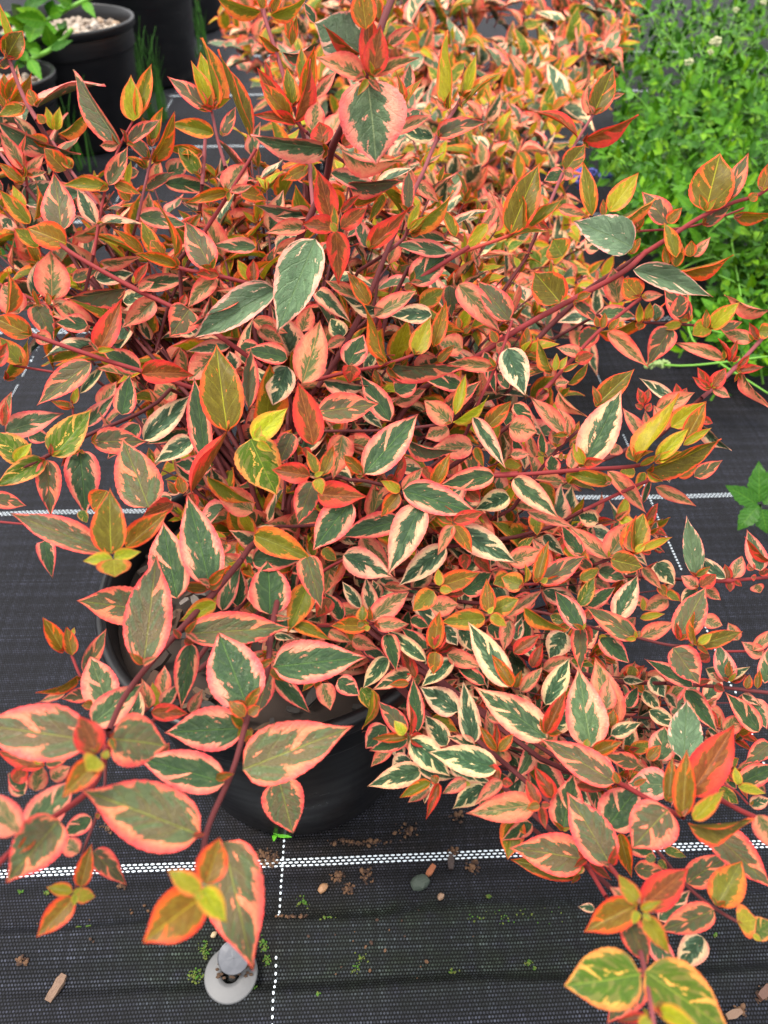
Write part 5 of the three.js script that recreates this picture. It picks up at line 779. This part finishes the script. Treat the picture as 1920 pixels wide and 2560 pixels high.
// ---------- grass ----------
const blade = std(lin(56, 112, 26), { roughness: 0.7, side: THREE.DoubleSide });
function grass(p, n, h, spread, label) {
  const g = base('grass_tuft', p, label, 'grass tuft'), protos = [0, 1, 2].map((k) => tube([V(0, 0, 0), V(0.004, h * 0.4, 0.004 * k), V(0.02 * (k - 1), h * 0.75, 0.012), V(0.05 * (k - 1), h, 0.03)], 0.0026, 0.0005, 4, 6));
  for (let i = 0; i < n; i++) { const m = mesh('blade', protos[i % 3], blade, g); m.position.set(R(-spread, spread), 0, R(-spread, spread) * 0.6); m.rotation.y = R(0, 6.28); m.scale.setScalar(R(0.5, 1.1)); }
}
grass(onGround(378, 300, 0), 38, 0.26, 0.05, 'tuft of green grass between the large gravel pot and the tall pot');
grass(onGround(485, 140, 0), 34, 0.24, 0.06, 'tuft of grass growing beside the farthest black pot');
grass(onGround(200, 420, 0), 16, 0.2, 0.05, 'thin grass at the foot of the large gravel pot');
grass(onGround(30, 640, 0), 8, 0.14, 0.02, 'few grass blades at the left edge behind the shrub');

// ---------- ground pin and litter ----------
const clothSpot = (c, r, x, y, up = 0) => onCloth(c * 640 + x / K, r * 640 + y / K, up);
{
  const p = clothSpot(0, 3, 1510, 1365, 0.008), g = base('ground_pin', p, 'grey metal fixing pin with a round ribbed head lying on a flat washer', 'ground pin');
  const steel = std(lin(100, 101, 103), { roughness: 0.6, metalness: 0.3, bumpMap: tex(64, 64, (x, y) => { const n = 128 + 60 * noise(x * 0.3, y * 0.3, 1); return [n, n, n]; }, false), bumpScale: 0.0003 });
  const L = (r, y) => new THREE.Vector2(r, y);
  mesh('washer', new THREE.LatheGeometry([L(0.008, 0), L(0.0218, -0.001), L(0.0228, 0.0006), L(0.0215, 0.002), L(0.012, 0.0038), L(0.008, 0.003), L(0.008, 0)], 40), steel, g);
  const knurl = tex(64, 64, (x, y) => { const h = 255 * Math.min(Math.abs(((x + y) % 16) - 8), Math.abs(((x - y + 640) % 16) - 8)) / 8; return [h, h, h]; }, false);
  const hm = std(lin(92, 94, 100), { roughness: 0.45, metalness: 0.3, bumpMap: knurl, bumpScale: 0.0006 });
  const head = mesh('head', new THREE.LatheGeometry([L(0, 0), L(0.0115, 0), L(0.0132, 0.0012), L(0.0134, 0.003), L(0.0122, 0.0046), L(0.0001, 0.0052)], 36), hm, g);
  const hp = at(1515 / K, 1920 + 1222 / K, toPx(p)[2] - 0.006); head.position.copy(hp.sub(p)); head.rotation.set(0.5, 0.1, -0.12);
  mesh('shank', tube([V(0, -0.01, 0), head.position.clone()], 0.004, 0.0035, 8, 4), steel, g);
  const dirt = []; for (let i = 0; i < 60; i++) dirt.push(pick(stoneGeos).clone().scale(0.0016, 0.0016, 0.0016).translate(R(-0.012, 0.02), 0.0035 + R(0, 0.001), R(-0.014, 0.004)));
  tag(mesh('grit', mergeGeometries(dirt), std(lin(70, 52, 38), { roughness: 0.95 }), g), null, null, null, 'stuff');
}
function litter(name, p, geo, mat, s, yaw, label, cat, tilt = 0.1, group) { const m = put(name, geo, mat, scene, p, s, yaw, tilt); return tag(m, label, cat, group); }
const rawWood = std(lin(120, 96, 80), { roughness: 0.85, bumpMap: tex(64, 64, (x, y) => { const n = 128 + 90 * noise(x * 0.08, y * 0.7, 3); return [n, n, n]; }, false), bumpScale: 0.001 });
{ const m = litter('wood_chip', clothSpot(0, 3, 384, 1445, 0.003), chipGeos[1], rawWood, 0.021, 1.2, 'pale splintered wood chip lying alone on the fabric at the bottom left', 'wood chip'); m.scale.set(0.0215, 0.022, 0.017); }
litter('bark_chip', clothSpot(1, 3, 1130, 680, 0.004), chipGeos[2], std(lin(140, 84, 56), { roughness: 0.9 }), 0.0125, 0.9, 'orange brown bark chip leaning on the dark pebble', 'bark chip', 0.3);
litter('pebble', clothSpot(1, 3, 1062, 760, 0.004), stoneGeos[1], std(lin(52, 62, 54), { roughness: 0.75, bumpMap: barkBump, bumpScale: 0.0006 }), 0.0095, 0.4, 'dark greenish pebble below the white thread line', 'pebble');
litter('bark_chip', clothSpot(1, 3, 1262, 620, 0.004), chipGeos[0], std(lin(48, 36, 34)), 0.014, 1.5, 'dark upright bark flake lying across the white thread line', 'bark chip');
litter('bark_chip', clothSpot(2, 3, 1600, 1490, 0.004), chipGeos[3], std(lin(84, 56, 44)), 0.016, 0.5, 'brown bark flake on the fabric at the bottom right edge', 'bark chip');
litter('bark_chip', clothSpot(2, 3, 1410, 1620, 0.004), chipGeos[0], std(lin(110, 84, 66)), 0.014, 0.3, 'light brown bark flake at the bottom edge right of the lowest leaves', 'bark chip');
litter('pebble', clothSpot(1, 3, 435, 790, 0.003), stoneGeos[2], std(lin(140, 104, 74)), 0.0052, 0.8, 'small tan pebble beside the dotted thread', 'pebble');
litter('pebble', clothSpot(1, 3, 1195, 850, 0.003), stoneGeos[3], std(lin(130, 104, 84)), 0.0036, 0.8, 'little brown pebble below the dark greenish pebble', 'pebble');
litter('pebble', clothSpot(0, 3, 1408, 1130, 0.003), stoneGeos[0], std(lin(160, 138, 108)), 0.003, 0.8, 'tiny cream pebble above the metal pin', 'pebble');
litter('pebble', clothSpot(0, 3, 1385, 1325, 0.003), stoneGeos[2], std(lin(160, 134, 98)), 0.0034, 0.8, 'tiny cream pebble touching the left of the metal washer', 'pebble');
function crumbs(name, label, cat, list, mats, n, s0, s1) {                   // soil crumbs, moss cushions: nobody could count them
  const per = mats.map(() => []);
  for (const [c, r, x, y, w, h, k] of list) for (let i = 0; i < n * k; i++) { const a = R(0, 6.28), q = Math.sqrt(-Math.log(1 - rnd() * 0.95)) * 0.6, p = clothSpot(c, r, x + w * q * Math.cos(a), y + h * q * Math.sin(a), R(0, 0.002)); const s = R(s0, s1) * (rnd() < 0.12 ? 1.8 : 1); per[Math.floor(rnd() * mats.length)].push(pick(stoneGeos).clone().scale(s, s * 1.2, s).rotateY(R(0, 6)).translate(p.x, p.y, p.z)); }
  per.forEach((gs, i) => gs.length && tag(mesh(name, mergeGeometries(gs), mats[i]), label[i] ?? label[0], cat, null, 'stuff'));
}
crumbs('soil_crumbs', ['dark soil crumbs scattered around the foot of the front pot', 'brown soil crumbs scattered around the foot of the front pot'], 'soil', [[1, 3, 100, 590, 70, 60, 2], [1, 3, 40, 560, 60, 50, 1], [1, 3, 530, 700, 55, 50, 1.2], [1, 3, 720, 700, 50, 60, 1], [1, 3, 600, 790, 50, 40, 1], [1, 3, 1400, 640, 60, 60, 1.2], [1, 3, 1280, 540, 40, 40, 0.6], [0, 3, 1540, 250, 90, 60, 1.8], [0, 3, 700, 380, 60, 40, 0.8], [1, 3, 700, 480, 260, 25, 1.6], [1, 3, 980, 400, 120, 60, 0.8], [0, 3, 180, 1290, 45, 40, 0.7], [0, 3, 790, 770, 40, 30, 0.5], [1, 3, 250, 1000, 120, 25, 0.8], [2, 3, 1590, 1490, 60, 60, 0.7], [2, 3, 1450, 1600, 60, 40, 0.6], [1, 3, 1300, 320, 60, 40, 0.4], [1, 3, 800, 1200, 700, 300, 0.5], [0, 3, 800, 1000, 600, 400, 0.25]], [std(lin(58, 40, 30), { roughness: 0.95 }), std(lin(92, 66, 46), { roughness: 0.95 })], 40, 0.0006, 0.0017);
crumbs('moss', ['bright green moss specks on the black fabric', 'olive moss specks on the black fabric'], 'moss', [[0, 3, 130, 810, 22, 18, 0.5], [0, 3, 310, 815, 26, 22, 0.5], [0, 3, 530, 1060, 24, 10, 0.4], [0, 3, 605, 1060, 22, 10, 0.4], [0, 3, 1340, 1210, 45, 60, 1.4], [0, 3, 1280, 1360, 60, 60, 1.6], [0, 3, 1640, 1440, 40, 30, 0.7], [1, 3, 60, 1180, 30, 60, 1], [1, 3, 80, 1270, 30, 40, 0.9], [1, 3, 1505, 845, 18, 18, 0.5], [1, 3, 650, 1310, 60, 50, 0.5], [1, 3, 690, 1240, 60, 40, 0.4], [1, 3, 1270, 1325, 50, 20, 0.4], [1, 3, 410, 1490, 14, 12, 0.3], [2, 3, 105, 1265, 28, 24, 0.8], [2, 3, 145, 1300, 10, 8, 0.2], [2, 3, 1300, 1105, 14, 12, 0.4], [2, 3, 90, 1000, 260, 90, 0.5], [1, 3, 1500, 1000, 260, 60, 0.5], [1, 3, 300, 880, 60, 50, 0.4], [1, 3, 470, 1010, 60, 20, 0.4]], [std(lin(58, 96, 24), { roughness: 0.95 }), std(lin(84, 96, 36), { roughness: 0.95 })], 40, 0.0004, 0.0010);
{ // a sprout at the foot of the pot
  const p = clothSpot(1, 3, 125, 430, 0.001), g = base('sprout', p, 'tiny bright green sprout beside the foot of the front pot', 'sprout'), m = std(lin(110, 200, 50), { side: THREE.DoubleSide });
  for (const [x, y, w] of [[235, 465, 40], [118, 490, 34], [115, 395, 30]]) { const q = clothSpot(1, 3, x, y, 0.006).sub(p); const b = mesh('leaf', greenGeo(3), m, g); const ax = q, n = V(0, 1, 0.3); n.addScaledVector(ax, -n.dot(ax) / ax.lengthSq()).normalize(); leafMatrix(V(0, 0.002, 0), ax, n, ax.length(), 0.005).decompose(b.position, b.quaternion, b.scale); }
}

renderer.render(scene, camera);
